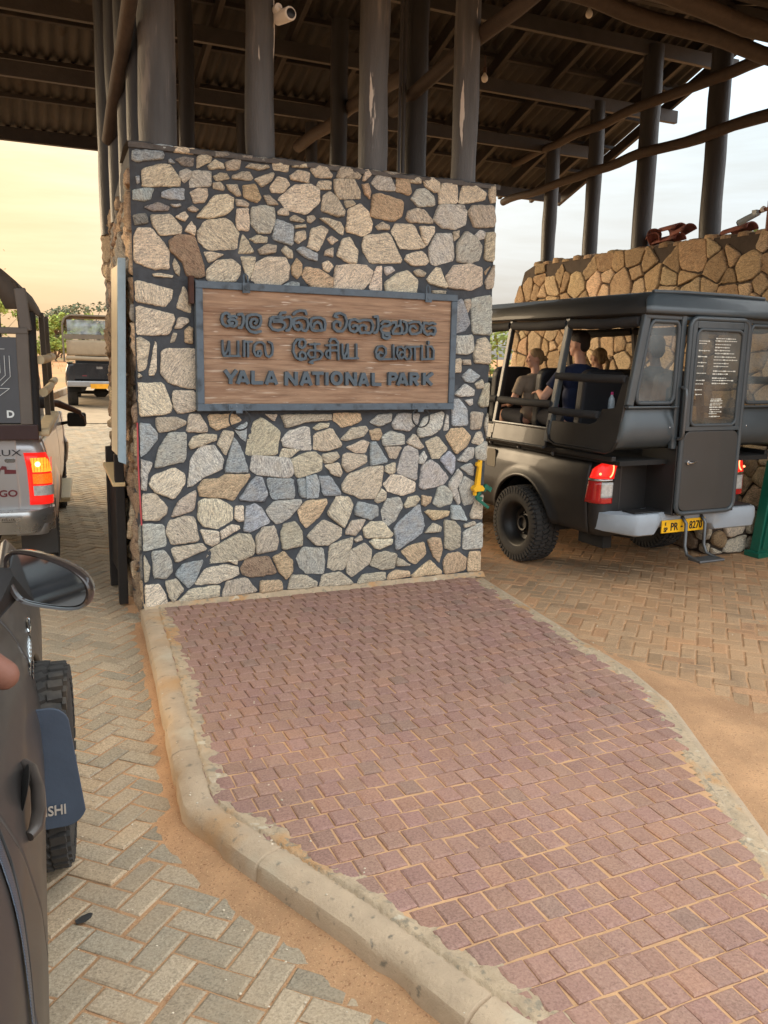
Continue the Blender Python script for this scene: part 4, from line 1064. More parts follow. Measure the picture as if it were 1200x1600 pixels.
def log(path, r, n=12, wig=.02, seed=0, taper=.0):
    b = MB(); P = [Vector(p) for p in path]; Q = []; rs = []
    tot = sum((P[i+1]-P[i]).length for i in range(len(P)-1)); acc = 0
    for i in range(len(P)-1):
        L = (P[i+1]-P[i]).length; k = max(2, int(L/.22))
        for j in range(k+(1 if i == len(P)-2 else 0)):
            t = j/k; q = P[i].lerp(P[i+1], t); s_ = acc+L*t
            Q.append(q+Vector((wig*nz(s_*1.1, seed, 1), wig*nz(s_*1.1, seed, 5), wig*nz(s_*1.3, seed, 9)))); rs.append(r*(1+.08*nz(s_*2.3, seed, 3)-taper*s_/tot))
        acc += L
    b.tube(Q, rs, n); return b
for i, (y, x_) in enumerate(((1.66,6.86),(2.86,6.86),(3.93,6.86),(4.95,6.86),(.55,6.86))):
    log([(x_, y, 3.40), (x_+.0, y+(.06 if i == 0 else 0), rz(y)-.30)], .125 if i < 2 or i == 4 else .105, wig=.02, seed=i).build("log_post", M_log, roof, smooth=60)
for i, (x, w, m_) in enumerate(((.22,.13,M_logp),(.955,.104,M_logp),(1.85,.113,M_logp),(2.652,.103,M_logp))):
    log([(x, .13, 3.37), (x+random.uniform(-.02,.02), .13, rz(.13)-.30)], w, n=20, wig=.022, seed=10+i).build("log_post", m_, roof, smooth=60)
for i, (x, y, w, zb) in enumerate(((2.87,1.5,.115,2.9),(2.82,3.4,.10,-.05),(3.12,5.2,.085,.0),(1.08,3.4,.085,-.05),(2.17,5.2,.085,0),(.10,.62,.09,3.1),(.075,1.0,.09,3.0),(.05,1.4,.10,2.95),(.13,.38,.08,3.2))):
    log([(x, y, zb), (x, y, rz(y)-.30)], w, wig=.02, seed=30+i).build("log_post", M_log, roof, smooth=60)
for i, x in enumerate((-4.2,)):
    for y in (.13, 4.95): log([(x, y, -.05), (x, y, rz(y)-.3)], .12, seed=60+i).build("log_post", M_log, roof, smooth=60)
b = MB(); b.tube([(2.71,1.42,2.9),(2.71,1.42,6.1)], .022, 8); b.tube([(2.66,1.40,2.9),(2.66,1.40,6.1)], .016, 8); b.build("conduit", mat("grey_conduit", lin(70,70,72), rough=.4, var=.1), roof, smooth=60)
for y in (1.66, 2.86, 3.93, 4.95):
    b = MB(); xe = XR+.05 if y < 4 else 7.55; b.beam((XL+.2, y, rz(y)-.325), (xe, y, rz(y)-.325), .07, .17); b.build("beam", mat("grey_brown_beam", lin(58,56,55), rough=.6, var=.25, vs=5, bump=.4, bs=40), roof, bevel=.005)
b = MB(); b.beam((XL+.2, 6.2, rz(6.2)-.31), (XR-.3, 6.2, rz(6.2)-.31), .08, .16); b.build("beam", M_beam, roof, bevel=.005)
b = MB(); b.beam((XL+.2, .13, rz(.13)-.33), (XR-.2, .13, rz(.13)-.33), .09, .18); b.build("beam", M_beam, roof, bevel=.005)
b = MB(); b.beam((XL+.2, RY, RZ-.28), (XR+.05, RY, RZ-.28), .08, .2); b.build("ridge_beam", M_beam, roof, bevel=.005)
# log rails along the right wall, the crooked tie logs and the braces
log([(6.70,-1.5,4.63),(6.69,.8,4.60),(6.67,3.2,4.58),(6.68,6.06,4.50)], .075, wig=.05, seed=71, taper=.25).build("log_rail", M_logr, roof, smooth=60)
log([(6.70,-1.5,5.22),(6.69,.9,5.19),(6.67,3.0,5.18),(6.68,5.75,5.04)], .075, wig=.06, seed=75, taper=.3).build("log_rail", M_logr, roof, smooth=60)
log([(2.2,.6,5.31),(4.0,.6,5.21),(6.27,.6,5.09),(8.3,.6,5.0)], .08, wig=.05, seed=82).build("log_tie", M_logr, roof, smooth=60)
log([(2.2,.1,5.30),(4.3,.1,5.17),(5.83,.1,5.06),(8.0,.1,4.98)], .085, wig=.06, seed=85).build("log_tie", M_logr, roof, smooth=60)
log([(2.82,1.9,4.40),(2.76,.08,4.54),(2.74,-1.4,4.60)], .062, wig=.03, seed=91).build("log_tie", M_logr, roof, smooth=60)
log([(1.96,1.9,3.95),(1.98,-.4,3.98),(2.0,-1.6,4.05)], .06, wig=.03, seed=93).build("log_tie", M_logr, roof, smooth=60) if False else None
log([(2.96,5.3,4.78),(2.94,3.3,4.80),(2.9,1.55,4.72)], .075, wig=.03, seed=96).build("log_tie", M_logr, roof, smooth=60)
None and log([(1.1,5.3,4.74),(1.1,1.55,4.72)], .07, wig=.03, seed=98)
log([(-.16,-1.5,4.75),(-.06,.0,4.42),(-.04,3.0,4.62),(-.05,5.0,4.75)], .07, wig=.05, seed=99).build("log_rail", M_logr, roof, smooth=60) if False else None
log([(.0,-1.2,4.62),(.02,-.05,4.25),(.01,.45,3.95),(.0,1.0,3.60)], .052, wig=.05, seed=101, n=14).build("log_brace", M_logr, roof, smooth=60)
M_peel = mat("peeled_pale_wood", lin(190,180,168), rough=.8, var=.2, vs=20, bump=.5)

# --- fittings: lamps, cameras, tiles
def bulb(x, y, zt, lab):
    t = thing("light_bulb", lab, "light bulb", (x, y, zt))
    b = MB(); b.tube([(0,0,0),(0,0,.14)], .008, 6); b.tube([(0,0,-.05),(0,0,.01)], .022, 10); b.build("lamp_holder", mat("brown_bakelite", lin(70,52,42), rough=.5), t, smooth=50)
    b = MB(); b.lathe([(.012,-.05),(.02,-.065),(.036,-.09),(.04,-.112),(.034,-.135),(.018,-.150),(.001,-.154)], 16); b.build("glass_globe", mat("opal_glass", lin(225,222,212), rough=.25, var=.03), t, smooth=60)
bulb(5.2, 2.02, 5.84, "unlit white light bulb hanging under the roof near the right gable")
bulb(4.46, 2.95, 5.33, "unlit brownish light bulb beside the rightmost front pillar post")
t = thing("security_camera", "white bullet security camera fixed to a front log post above the stone pillar", "camera", (1.085,.02,4.36))
wp = mat("white_plastic", lin(226,224,216), rough=.35, var=.04); bp_ = mat("black_plastic", lin(24,24,26), rough=.35, var=.1)
b = MB(); b.tube([(-.035,.06,.045),(-.03,-.02,.045)], .028, 12); b.tube([(-.03,-.01,.045),(.0,-.04,.01)], .012, 8); b.build("bracket", wp, t, smooth=50)
b = MB(); b.tube([(-.01,.07,.0),(.01,-.02,-.006),(.03,-.10,-.012),(.031,-.105,-.012)], [.042,.047,.047,.044], 16); b.build("housing", wp, t, smooth=50)
b = MB(); b.tube([(.031,-.104,-.012),(.0315,-.109,-.012),(.032,-.114,-.012)], [.034,.033,.014], 16); b.build("lens", bp_, t, smooth=50)
t = thing("security_camera", "grey bullet security camera above the right stone wall, pointing down left", "camera", (6.60,.68,3.60))
b = MB(); b.tube([(0,-.10,-.2),(0,-.10,.10)], .03, 10); b.beam((0,-.10,.03),(0,.06,.0),.03,.03); b.build("mast", mat("red_brown_post", lin(120,74,58), rough=.6), t, smooth=50)
b = MB(); b.tube([(-.01,.03,.0),(-.05,.16,-.055),(-.075,.24,-.09)], [.03,.034,.034], 14); b.box((-.03,.06,.0), (.05,.06,.05)); b.build("housing", mat("silver_grey_plastic", lin(150,162,168), rough=.35), t, smooth=50)
b = MB(); b.tube([(-.075,.24,-.09),(-.078,.25,-.094)], [.026,.026], 14); b.build("lens", bp_, t, smooth=50)
b = MB(); b.tube([(.0,-.0,.02),(-.012,-.03,.03)], .03, 12); b.build("joint_cap", wp, t, smooth=50)
M_tile = mat("old_clay_tile", lin(132,80,70), rough=.8, var=.25, vs=10, bump=.4, spots=[(lin(96,62,58), 6, .55, .1)])
tl = ["topmost half-round clay tile of the heap on the right wall", "half-round clay tile leaning against the post on the right wall", "flat clay tile at the bottom of the heap on the right wall", "broken clay tile piece at the front of the heap on the wall", "half-round clay tile lying at the right end of the heap", "small clay tile lying alone on the wall beside the second post"]
tp = [((6.86,2.30,3.62),(.05,.0,1.35),.42),((6.84,2.60,3.56),(.25,.2,.9),.34),((6.88,2.36,3.50),(0,.05,1.5),.44),((6.80,2.52,3.50),(.2,.5,.5),.26),((6.84,2.08,3.57),(-.12,.1,1.25),.36),((6.84,1.2,3.475),(.0,.1,1.5),.4)]
for lab, (p, e, L) in zip(tl, tp):
    b = MB(); n = 12
    b.grid(lambda i, j: ((i-.5)*L, .09*math.cos(math.pi*j)*(1+.12*i), .075*math.sin(math.pi*j)), 6, n)
    o = b.build("roof_tile", M_tile, smooth=60, solid=.014); o.location = p; o.rotation_euler = e; tag(o, lab, "roof tile", "clay tiles left on the wall")
# ------------------------------------------------------------------ vehicles
M_rubber = mat("tyre_rubber", lin(58,56,54), rough=.85, var=.2, vs=12, bump=.3, bs=60, spots=[(lin(104,92,78), 3, .62, .25)])
M_black = mat("black_trim", lin(26,26,27), rough=.55, var=.2)
M_under = mat("underbody_black", lin(22,21,20), rough=.8, var=.2)
M_seat = mat("dark_seat_vinyl", lin(30,32,38), rough=.5, var=.15, bump=.3, bs=120)
M_chrome = mat("brushed_chrome", lin(190,192,194), rough=.22, metal=1., var=.05)
M_steel = mat("dull_steel", lin(96,98,100), rough=.4, metal=.7, var=.2)
M_red = mat("red_lens", (.42,.012,.012), rough=.18, var=.15, vs=40, coat=.5)
M_redlit = mat("lit_red_lens", (.55,.015,.012), rough=.2, var=.2, vs=50, emit=(1,.02,.012), es=.11)
M_clear = mat("clear_lens", lin(190,190,186), rough=.12, var=.25, vs=40, coat=.6)
M_plate = mat("yellow_plate", lin(236,180,20), rough=.4, var=.06)
M_ink = mat("plate_black", lin(18,18,18), rough=.5)
def glass_mat(name, tint, haze, hcol):
    M = bpy.data.materials.new(name); M.use_nodes = True; n = M.node_tree.nodes; l = M.node_tree.links; n.remove(n["Principled BSDF"])
    tr = n.new("ShaderNodeBsdfTransparent"); tr.inputs[0].default_value = (*tint, 1); gl = n.new("ShaderNodeBsdfGlossy"); gl.inputs["Roughness"].default_value = .06; df = n.new("ShaderNodeBsdfDiffuse"); df.inputs[0].default_value = (*hcol, 1)
    tc = n.new("ShaderNodeTexCoord"); nn = n.new("ShaderNodeTexNoise"); nn.inputs["Scale"].default_value = 5; nn.inputs["Detail"].default_value = 6; l.new(tc.outputs["Object"], nn.inputs[0])
    mr = n.new("ShaderNodeMapRange"); mr.inputs[1].default_value = .3; mr.inputs[2].default_value = .75; mr.inputs[3].default_value = haze*.4; mr.inputs[4].default_value = haze*1.6; l.new(nn.outputs[0], mr.inputs[0])
    a = n.new("ShaderNodeMixShader"); l.new(mr.outputs[0], a.inputs[0]); l.new(tr.outputs[0], a.inputs[1]); l.new(df.outputs[0], a.inputs[2])
    lw = n.new("ShaderNodeLayerWeight"); lw.inputs[0].default_value = .5; pw5 = n.new("ShaderNodeMath"); pw5.operation = 'POWER'; pw5.inputs[1].default_value = 4.; l.new(lw.outputs["Facing"], pw5.inputs[0])
    fr = n.new("ShaderNodeMapRange"); fr.inputs[3].default_value = .05; fr.inputs[4].default_value = .9; l.new(pw5.outputs[0], fr.inputs[0])
    c = n.new("ShaderNodeMixShader"); l.new(fr.outputs[0], c.inputs[0]); l.new(a.outputs[0], c.inputs[1]); l.new(gl.outputs[0], c.inputs[2])
    bm = n.new("ShaderNodeBump"); bm.inputs["Strength"].default_value = .12; l.new(nn.outputs[0], bm.inputs["Height"]); l.new(bm.outputs[0], gl.inputs["Normal"])
    l.new(c.outputs[0], n["Material Output"].inputs[0]); return M
M_glass = glass_mat("plastic_window", (.78,.80,.80), .26, lin(150,160,162))
M_dglass = glass_mat("car_glass", (.55,.6,.6), .05, lin(120,130,130))
def tyre(parent, x, y, Rr, w, side, rimm, rimR=.215, lugs=46, steer=0.):
    MX = Matrix.Translation((x, y, Rr)) @ Matrix.Rotation(steer, 4, 'Z') @ Matrix(((0,0,side,0),(0,1,0,0),(-side,0,0,0),(0,0,0,1)))
    h = w/2; t = Rr-.018
    b = MB(); b.lathe([(rimR,-h*.75),(rimR+.02,-h*.9),(rimR+.06,-h),(t-.05,-h),(t-.015,-h*.86),(t,-h*.6),(t,h*.6),(t-.015,h*.86),(t-.05,h),(rimR+.06,h),(rimR+.02,h*.9),(rimR,h*.75)], 56, MX)
    for k in range(lugs):
        a = 2*math.pi*k/lugs
        for (zc, ww, da, tw, dr) in ((h*.72,h*.42,0,.12,-.006),(-h*.72,h*.42,.5,-.12,-.006),(h*.22,h*.40,.25,.5,0),(-h*.22,h*.40,.75,-.5,0)):
            aa = a+da*2*math.pi/lugs
            Mx = MX @ Matrix.Rotation(aa, 4, 'Z') @ Matrix.Translation((t+.006+dr, 0, zc)) @ Matrix.Rotation(tw, 4, 'X')
            q = MB(); q.box((0,0,0), (.024, 2*math.pi*Rr/lugs*.62, ww)); b.add([Mx @ v for v in q.v], q.f)
        for sd in (1, -1):
            Mx = MX @ Matrix.Rotation(a+.25*2*math.pi/lugs, 4, 'Z') @ Matrix.Translation((t-.032, 0, sd*(h-.002)))
            q = MB(); q.box((0,0,0), (.055, 2*math.pi*Rr/lugs*.5, .014)); b.add([Mx @ v for v in q.v], q.f)
    ty = b.build("tyre", M_rubber, parent, smooth=35)
    b = MB(); b.lathe([(.001,h*.1),(.055,h*.12),(.06,h*.3),(.075,h*.32),(.08,h*.02),(.13,-.02),(.165,.0),(.175,h*.25),(.19,h*.55),(rimR-.012,h*.62),(rimR,h*.8),(rimR+.012,h*.84),(rimR+.012,h*.7),(rimR-.005,-h*.8)], 40, MX)
    for k in range(6):
        a = 2*math.pi*k/6; b.lathe([(.001,.02),(.011,.018),(.012,-.01)], 6, MX @ Matrix.Translation((.105*math.cos(a), .105*math.sin(a), 0)))
    b.build("rim", rimm, ty, smooth=40)
    return ty
def bodyside(b, sgn, y0, y1, prof, zb, zt, arches=(), rows=14, dy=.03):
    """outer skin of one flank; prof(y,z) gives the half width; arches (yc,zc,r)"""
    n = int((y1-y0)/dy); ys = [y0+(y1-y0)*i/n for i in range(n+1)]
    vs = []; fs = []
    for y in ys:
        lo = zb(y); hi = zt(y)
        for (yc, zc, r) in arches:
            if abs(y-yc) < r: lo = max(lo, zc+math.sqrt(r*r-(y-yc)**2))
        for j in range(rows+1):
            z = lo+(hi-lo)*j/rows; vs.append((sgn*prof(y, z), y, z))
    for i in range(n):
        for j in range(rows): fs.append((i*(rows+1)+j, (i+1)*(rows+1)+j, (i+1)*(rows+1)+j+1, i*(rows+1)+j+1))
    b.add(vs, fs)
def corner(s, hw, yr, r=.09):
    """walk along the rear corner: s<0.07 flank, then the arc, then the rear face (right side)"""
    if s < .07: return (hw, yr+r+.07-s, 1, 0)
    s -= .07; L = r*math.pi/2
    if s < L: a = s/r; return (hw-r+r*math.cos(a), yr+r-r*math.sin(a), math.cos(a), -math.sin(a))
    return (hw-r-(s-L), yr, 0, -1)
def lens(b, sgn, s0, s1, z0, z1, hwz, yr, out=.008, nu=10, nv=6):
    def f(i, j):
        z = z0+(z1-z0)*j; a, c = (s0(z) if callable(s0) else s0), (s1(z) if callable(s1) else s1)
        x, y, nx_, ny_ = corner(a+(c-a)*i, hwz(z), yr); return (sgn*(x+nx_*out), y+ny_*out, z)
    b.grid(f, nu, nv)
def pickup(root, paint, hwf, bed_top=1.13, bed_bot=.47, yr=-1.13, wheelR=.37, wheelw=.27, track=.79, rimm=None, arch_r=.45, cab=True, flare=.03, rim_l=True, lamps=None):
    def prof(y, z):
        w = hwf(z)
        for yc in (0, 3.085):
            d = math.hypot(y-yc, z-.40)
            if d < arch_r+.10: w += flare*max(0, 1-(d-arch_r)/.10)**1.5
        return w - (.02*max(0,(-y-.9)/.3) if y < -.9 else 0)
    for sgn in (-1, 1):
        b = MB(); bodyside(b, sgn, yr+.16, 1.16, prof, lambda y: bed_bot, lambda y: bed_top, [(0,.40,arch_r)])
        # rear corner column behind the lamp
        b.grid(lambda i, j: (lambda c: (sgn*c[0], c[1], bed_bot+(bed_top-bed_bot)*j))(corner(.0+.36*i, hwf(bed_bot+(bed_top-bed_bot)*j)-.012, yr)), 14, 8)
        b.build("bed_side", paint, root, smooth=50, solid=.025)
        b = MB(); b.box((sgn*(hwf(bed_top)-.05), (yr+1.16)/2, bed_top+.008), (.12, 1.16-yr, .03)); b.build("bed_rail", paint, root, bevel=.01)
        # wheel housing
        b = MB(); b.grid(lambda i, j: (sgn*(.48+.36*j), -arch_r*math.cos(math.pi*i), .40+arch_r*math.sin(math.pi*i)), 20, 1); b.build("wheel_housing", M_under, root)
    b = MB(); b.box((0, yr+.02, (bed_bot+bed_top)/2+.09), (1.36, .05, bed_top-bed_bot-.18)); tg = b.build("tailgate", paint, root, bevel=.015)
    b = MB(); b.box((0,.0,.66), (1.5, 2.2, .06)); b.box((0,.0,.80), (1.3,2.1,.03)); b.build("bed_floor", M_under, root)
    b = MB(); b.beam((-.45,-1.1,.52), (-.45,4.0,.52), .09, .14); b.beam((.45,-1.1,.52), (.45,4.0,.52), .09, .14); b.build("chassis", M_under, root) 
    b = MB(); b.tube([(-.75,0,wheelR),(-.2,0,wheelR),(-.12,0,wheelR),(.12,0,wheelR),(.2,0,wheelR),(.75,0,wheelR)], [.05,.05,.14,.14,.05,.05], 12); b.build("axle", M_under, root, smooth=50)
    for sx in (-1, 1):
        for yy in (0, 3.085):
            tyre(root, sx*track, yy, wheelR, wheelw, sx, rimm or M_black)
    if cab:
        for sgn in (-1, 1):
            b = MB(); bodyside(b, sgn, 1.18, 2.95, lambda y, z: hwf(z)*(1-.02*max(0,(y-2.6))), lambda y: bed_bot-.02, lambda y: bed_top-.04, [], dy=.06); b.build("door", paint, root, smooth=50, solid=.03)
            b = MB(); bodyside(b, sgn, 2.97, 4.05, lambda y, z: prof(y, z)*(1-.06*max(0,(y-3.4))), lambda y: bed_bot, lambda y: bed_top-.05-.08*(y-2.97), [(3.085,.40,arch_r)], dy=.04); b.build("front_wing", paint, root, smooth=50, solid=.03)
            b = MB(); b.grid(lambda i, j: (sgn*(.48+.36*j), 3.085-arch_r*math.cos(math.pi*i), .40+arch_r*math.sin(math.pi*i)), 16, 1); b.build("wheel_housing", M_under, root)
        b = MB(); b.prism([(1.17,.5),(1.17,1.11),(1.20,1.74),(1.34,1.79),(2.15,1.78),(2.35,1.72),(3.0,1.12),(3.0,.5)], (0,0,0), (0,1,0), (0,0,1), (1,0,0), -.70, .70); b.build("cab", M_black, root, bevel=.05, seg=3)
        b = MB(); b.prism([(2.97,.5),(2.97,1.10),(3.5,1.06),(4.0,.98),(4.1,.8),(4.12,.5)], (0,0,0), (0,1,0), (0,0,1), (1,0,0), -.80, .80); b.build("bonnet", paint, root, bevel=.04, seg=3)
    return tg

# ---- the dark safari truck on the right
TRK = thing("safari_truck", "dark grey safari truck with a boxed passenger cabin and lit tail lamps, seen from behind", "truck", (4.72,.80,0), R(2))
M_dk = mat("satin_charcoal_paint", lin(34,33,33), rough=.45, var=.12, vs=3, bump=.05, bs=200, spots=[(lin(50,46,42), 1.2, .54, .25)], coat=.08)
M_tub = mat("sky_lit_charcoal_paint", lin(62,70,75), rough=.36, var=.10, vs=3, bump=.05, bs=200, spots=[(lin(92,94,92), 1.4, .55, .25)], coat=.15)  # charcoal lightened and blued, mostly on rear faces: sky light put into colour
M_canvas = mat("black_canvas", lin(44,44,46), rough=.8, var=.2, vs=8, bump=.5, bs=18)
hw_h = lambda z: float(np.interp(z, [.4,.55,.75,.98,1.08,1.16], [.85,.885,.91,.905,.885,.845]))
pickup(TRK, M_dk, hw_h, wheelR=.385, wheelw=.285, track=.85, rimm=mat("black_steel_rim", lin(34,33,32), rough=.45, var=.2), arch_r=.475, flare=.05)
for sgn in (-1, 1):
    b = MB(); lens(b, sgn, lambda z: float(np.interp(z, [.98,1.06,1.135], [.03,.05,.13])), .27, .985, 1.135, hw_h, -1.13, .012)
    t = b.build("tail_lamp", M_redlit, TRK, smooth=60, solid=.012)
    b = MB(); lens(b, sgn, lambda z: float(np.interp(z, [.765,.965], [-.01,.025])), .155, .765, .962, hw_h, -1.13, .012); lens(b, sgn, .155, .27, .765, .815, hw_h, -1.13, .012); b.build("red_lens", M_red, t, smooth=60, solid=.012)
    b = MB(); lens(b, sgn, .025, .275, .963, .984, hw_h, -1.13, .016, nv=2); b.build("chrome_strip", M_chrome, t, smooth=60, solid=.012)
    b = MB(); lens(b, sgn, .156, .27, .817, .955, hw_h, -1.13, .011); b.build("clear_lens", M_clear, t, smooth=60, solid=.012)
    b = MB(); P = []
    for k in range(9):
        a = R(-70+140*k/8); s_ = .20+.035*math.cos(a); z_ = 1.055+.055*math.sin(a); x, y, nx_, ny_ = corner(s_, hw_h(z_), -1.13); P.append((sgn*(x+nx_*.022), y+ny_*.022, z_))
    b.tube(P, .006, 6); b.build("brake_glow", mat("brake_glow", (1,.2,.1), emit=(1,.22,.09), es=.6), t, smooth=60)
    b = MB(); x, y, nx_, ny_ = corner(.135, hw_h(1.03), -1.13); b.ell((sgn*(x+nx_*.02), y+ny_*.02, 1.03), (.012,.012,.012)); b.build("brake_glow", MATS["brake_glow"], t, smooth=60)
# bumper
M_bump = mat("pale_grey_bumper", lin(150,159,168), rough=.45, var=.08, vs=3, bump=.1, bs=30, spots=[(lin(150,148,142), 2.2, .56, .15)])
b = MB(); sec = []
for k in range(41):
    t = -1+2*k/40; x = .865*t; e = max(0, abs(t)-.80)/.2; y = -1.44+.24*e**1.6; 
    px_ = abs(x+.155)
    zt = .705-.02*e; zb_ = .53+.02*e-.02*(1 if px_ > .34 else 0)+(.035 if px_ < .34 else 0)
    y += .045*(1 if px_ < .31 else 0)
    sec.append([(x, y+.24, zt), (x, y+.015, zt), (x, y, zt-.02), (x, y-.004, (zt+zb_)/2), (x, y+.012, zb_+.015), (x, y+.04, zb_), (x, y+.24, zb_)])
b.add([p for r_ in sec for p in r_], [(i*7+j, (i+1)*7+j, (i+1)*7+j+1, i*7+j+1) for i in range(40) for j in range(6)]+[tuple(range(7)), tuple(reversed(range(280,287)))])
bump = b.build("rear_bumper", M_bump, TRK, smooth=45)
b = MB(); b.box((0,-1.30,.712), (1.42,.16,.014)); b.build("step_pad", M_black, bump, bevel=.004)
b = MB(); b.box((-.155,-1.407,.578), (.52,.012,.115)); pl = b.build("number_plate", M_plate, TRK, bevel=.004)
for txt, xx, zz, sz in (("PR", -.115, .593, .098), ("8270", .145, .595, .098), ("SP", -.215, .572, .055), ("-", -.025, .60, .10), ("ශ්‍රී" if False else "E", -.22, .625, .035)):
    text_mesh(txt, sz, M_ink, "plate_text", pl, frame((xx-.155, -1.4145, zz-.022), (1,0,0), (0,0,1)), bold=.0015, sx=.82)
# the step hanging from the bumper
for sx in (-.17, .06):
    b = MB(); b.tube([(sx,-1.40,.655),(sx,-1.455,.60),(sx,-1.46,.40),(sx*1.05,-1.50,.325),(sx*1.1,-1.64,.30)], .016, 8); st = b.build("step_bracket", M_steel, TRK, smooth=50)
b = MB(); b.box((-.05,-1.60,.30), (.30,.13,.02)); b.tube([(-.20,-1.665,.298),(.10,-1.665,.298)], .014, 8); b.build("tread_plate", M_steel, st, bevel=.004)
# passenger tub
hz_ = lambda z: 1.0-.185*(z-1.28)/(2.39-1.28)
YR = -1.42
def sidept(sgn, y, z, o=0.): return Vector((sgn*(hz_(z)+o), y, z))
for sgn in (-1, 1):
    # side skin: rear quarter and the low walls of the two bays
    quarter = [(YR+.01,1.88),(YR+.02,1.34),(YR+.05,1.27),(YR+.12,1.245),(-.60,1.245),(-.50,1.28),(-.46,1.36),(-.46,1.455),(-1.02,1.46),(-1.10,1.49),(-1.13,1.56),(-1.13,1.56),(-1.15,1.60),(-1.30,1.62),(-1.34,1.88)]
    b = MB(); A = [sidept(sgn, y, z) for y, z in quarter]; B_ = [sidept(sgn, y, z, -.025) for y, z in quarter]; b.hull(A, B_); q = b.build("rear_quarter", M_dk, TRK, bevel=.006)
    b = MB(); b.tube([sidept(sgn, y, z, .003) for y, z in quarter[1:8]], .013, 6); b.build("trim", M_black, q, smooth=60)
    for (ya, yb, zt_) in ((-.455,.43,1.375),(.45,1.62,1.36)):
        b = MB(); b.hull([sidept(sgn,ya,1.19), sidept(sgn,yb,1.19), sidept(sgn,yb,zt_), sidept(sgn,ya,zt_)], [sidept(sgn,ya,1.19,-.025), sidept(sgn,yb,1.19,-.025), sidept(sgn,yb,zt_,-.025), sidept(sgn,ya,zt_,-.025)]); q = b.build("side_panel", M_dk, TRK, bevel=.004)
        b = MB(); b.tube([sidept(sgn,ya,zt_), sidept(sgn,yb,zt_)], .014, 6); b.tube([sidept(sgn,ya,1.20,.012), sidept(sgn,yb,1.20,.012)], .014, 6); b.build("trim", M_steel, q, smooth=60)
    b = MB(); b.beam((sgn*.93,YR+.1,1.185), (sgn*.93,1.62,1.185), .05, .045); b.build("tub_sill", M_black, TRK, bevel=.008)
    for y, r_ in ((-.46,.032),(.45,.028),(1.60,.03)):
        b = MB(); b.beam(sidept(sgn,y,1.25,-.02), sidept(sgn,y,2.40,-.02), r_*1.7, r_*2, (0,1,0)); b.build("side_post", M_tub if y < 0 else M_dk, TRK, bevel=.008)
    for (ya, yb, z) in ((-.44,-1.36,1.86),(-.44,-1.10,1.545),(.43,-.44,1.60),(1.58,.47,1.60)):
        b = MB(); b.tube([sidept(sgn,ya,z,-.01), sidept(sgn,(ya+yb)/2,z-.006,-.005), sidept(sgn,yb,z,-.01)], .036, 12); b.build("padded_rail", M_canvas, TRK, smooth=50)
    for (ya, yb) in ((-.48,-1.38),(.43,-.44),(1.58,.47)):
        b = MB(); n = 10; b.tube([sidept(sgn, ya+(yb-ya)*i/n, 2.335-.012*math.sin(math.pi*i/n)+.006*nz(i*.9,ya,3), -.02) for i in range(n+1)], [.045+.008*nz(i*.8,yb,1) for i in range(n+1)], 10); b.build("rolled_canvas", M_canvas, TRK, smooth=60)
    for y in (-.45, .1, .6):
        b = MB(); b.tube([(sgn*.90,y,1.12),(sgn*.91,y,1.19)], .014, 8); b.lathe([(.001,.012),(.02,.010),(.022,0)], 8, Matrix.Translation((sgn*.905,y,1.14))); b.build("mount_bolt", M_steel, TRK, smooth=50)
    # rear wall
    b = MB()
    def rl(i, j, sgn=sgn):
        z = 1.27+.36*j; xo = hz_(z); x = .375+(xo-.375)*i; cy = .07*(1-min(1,j/.35))**2
        ex = .05*max(0, (i-.86)/.14)**2
        return (sgn*x, YR-.035*math.sin(math.pi*min(1, j*1.1))*(1-.0*i)+cy+ex, z)
    b.grid(rl, 16, 14); pw = b.build("rear_panel", M_tub, TRK, smooth=60, solid=.02)
    b = MB(); b.ell((sgn*.46, YR-.035, 1.46), (.008,.006,.008), None, 8, 6); b.build("rivet", M_chrome, pw, smooth=60)
    b = MB(); b.beam((sgn*.38,YR-.02,1.632), (sgn*hz_(1.632),YR-.02,1.632), .05, .018); b.build("waist_trim", M_tub, TRK, bevel=.006)
    b = MB(); b.beam((sgn*(hz_(1.64)-.035),YR,1.64), (sgn*(hz_(2.40)-.035),YR,2.40), .075, .05, (0,1,0)); b.build("corner_post", M_tub, TRK, bevel=.014, seg=3)
    b = MB(); b.beam((sgn*.392,YR-.01,1.27), (sgn*.385,YR-.01,2.40), .055, .05, (0,1,0)); b.build("door_post", M_tub, TRK, bevel=.01)
    xa, xb, xc, xd = .425, hz_(1.66)-.085, hz_(2.34)-.085, .425
    def wp_(i, j, xb=xb, xc=xc): return (.425+(xb+(xc-xb)*j-.425)*i, 1.665+.675*j)
    rr_ = [wp_(p[0], p[1]) for p in rrect(0,0,1,1,.12,4)]
    b = MB(); b.tube([(sgn*x, YR-.012, z) for x, z in rr_], .018, 8, closed=True); wf = b.build("window_frame", mat("dull_rubber_grey", lin(66,72,76), rough=.5, var=.1), TRK, smooth=60)
    b = MB(); b.add([(sgn*x, YR-.004, z) for x, z in rr_], [tuple(range(len(rr_)))]); b.build("pane", M_glass, wf)
b = MB(); b.beam((-.80,YR-.005,2.385), (.80,YR-.005,2.385), .045, .06); b.build("header_rail", M_tub, TRK, bevel=.01)
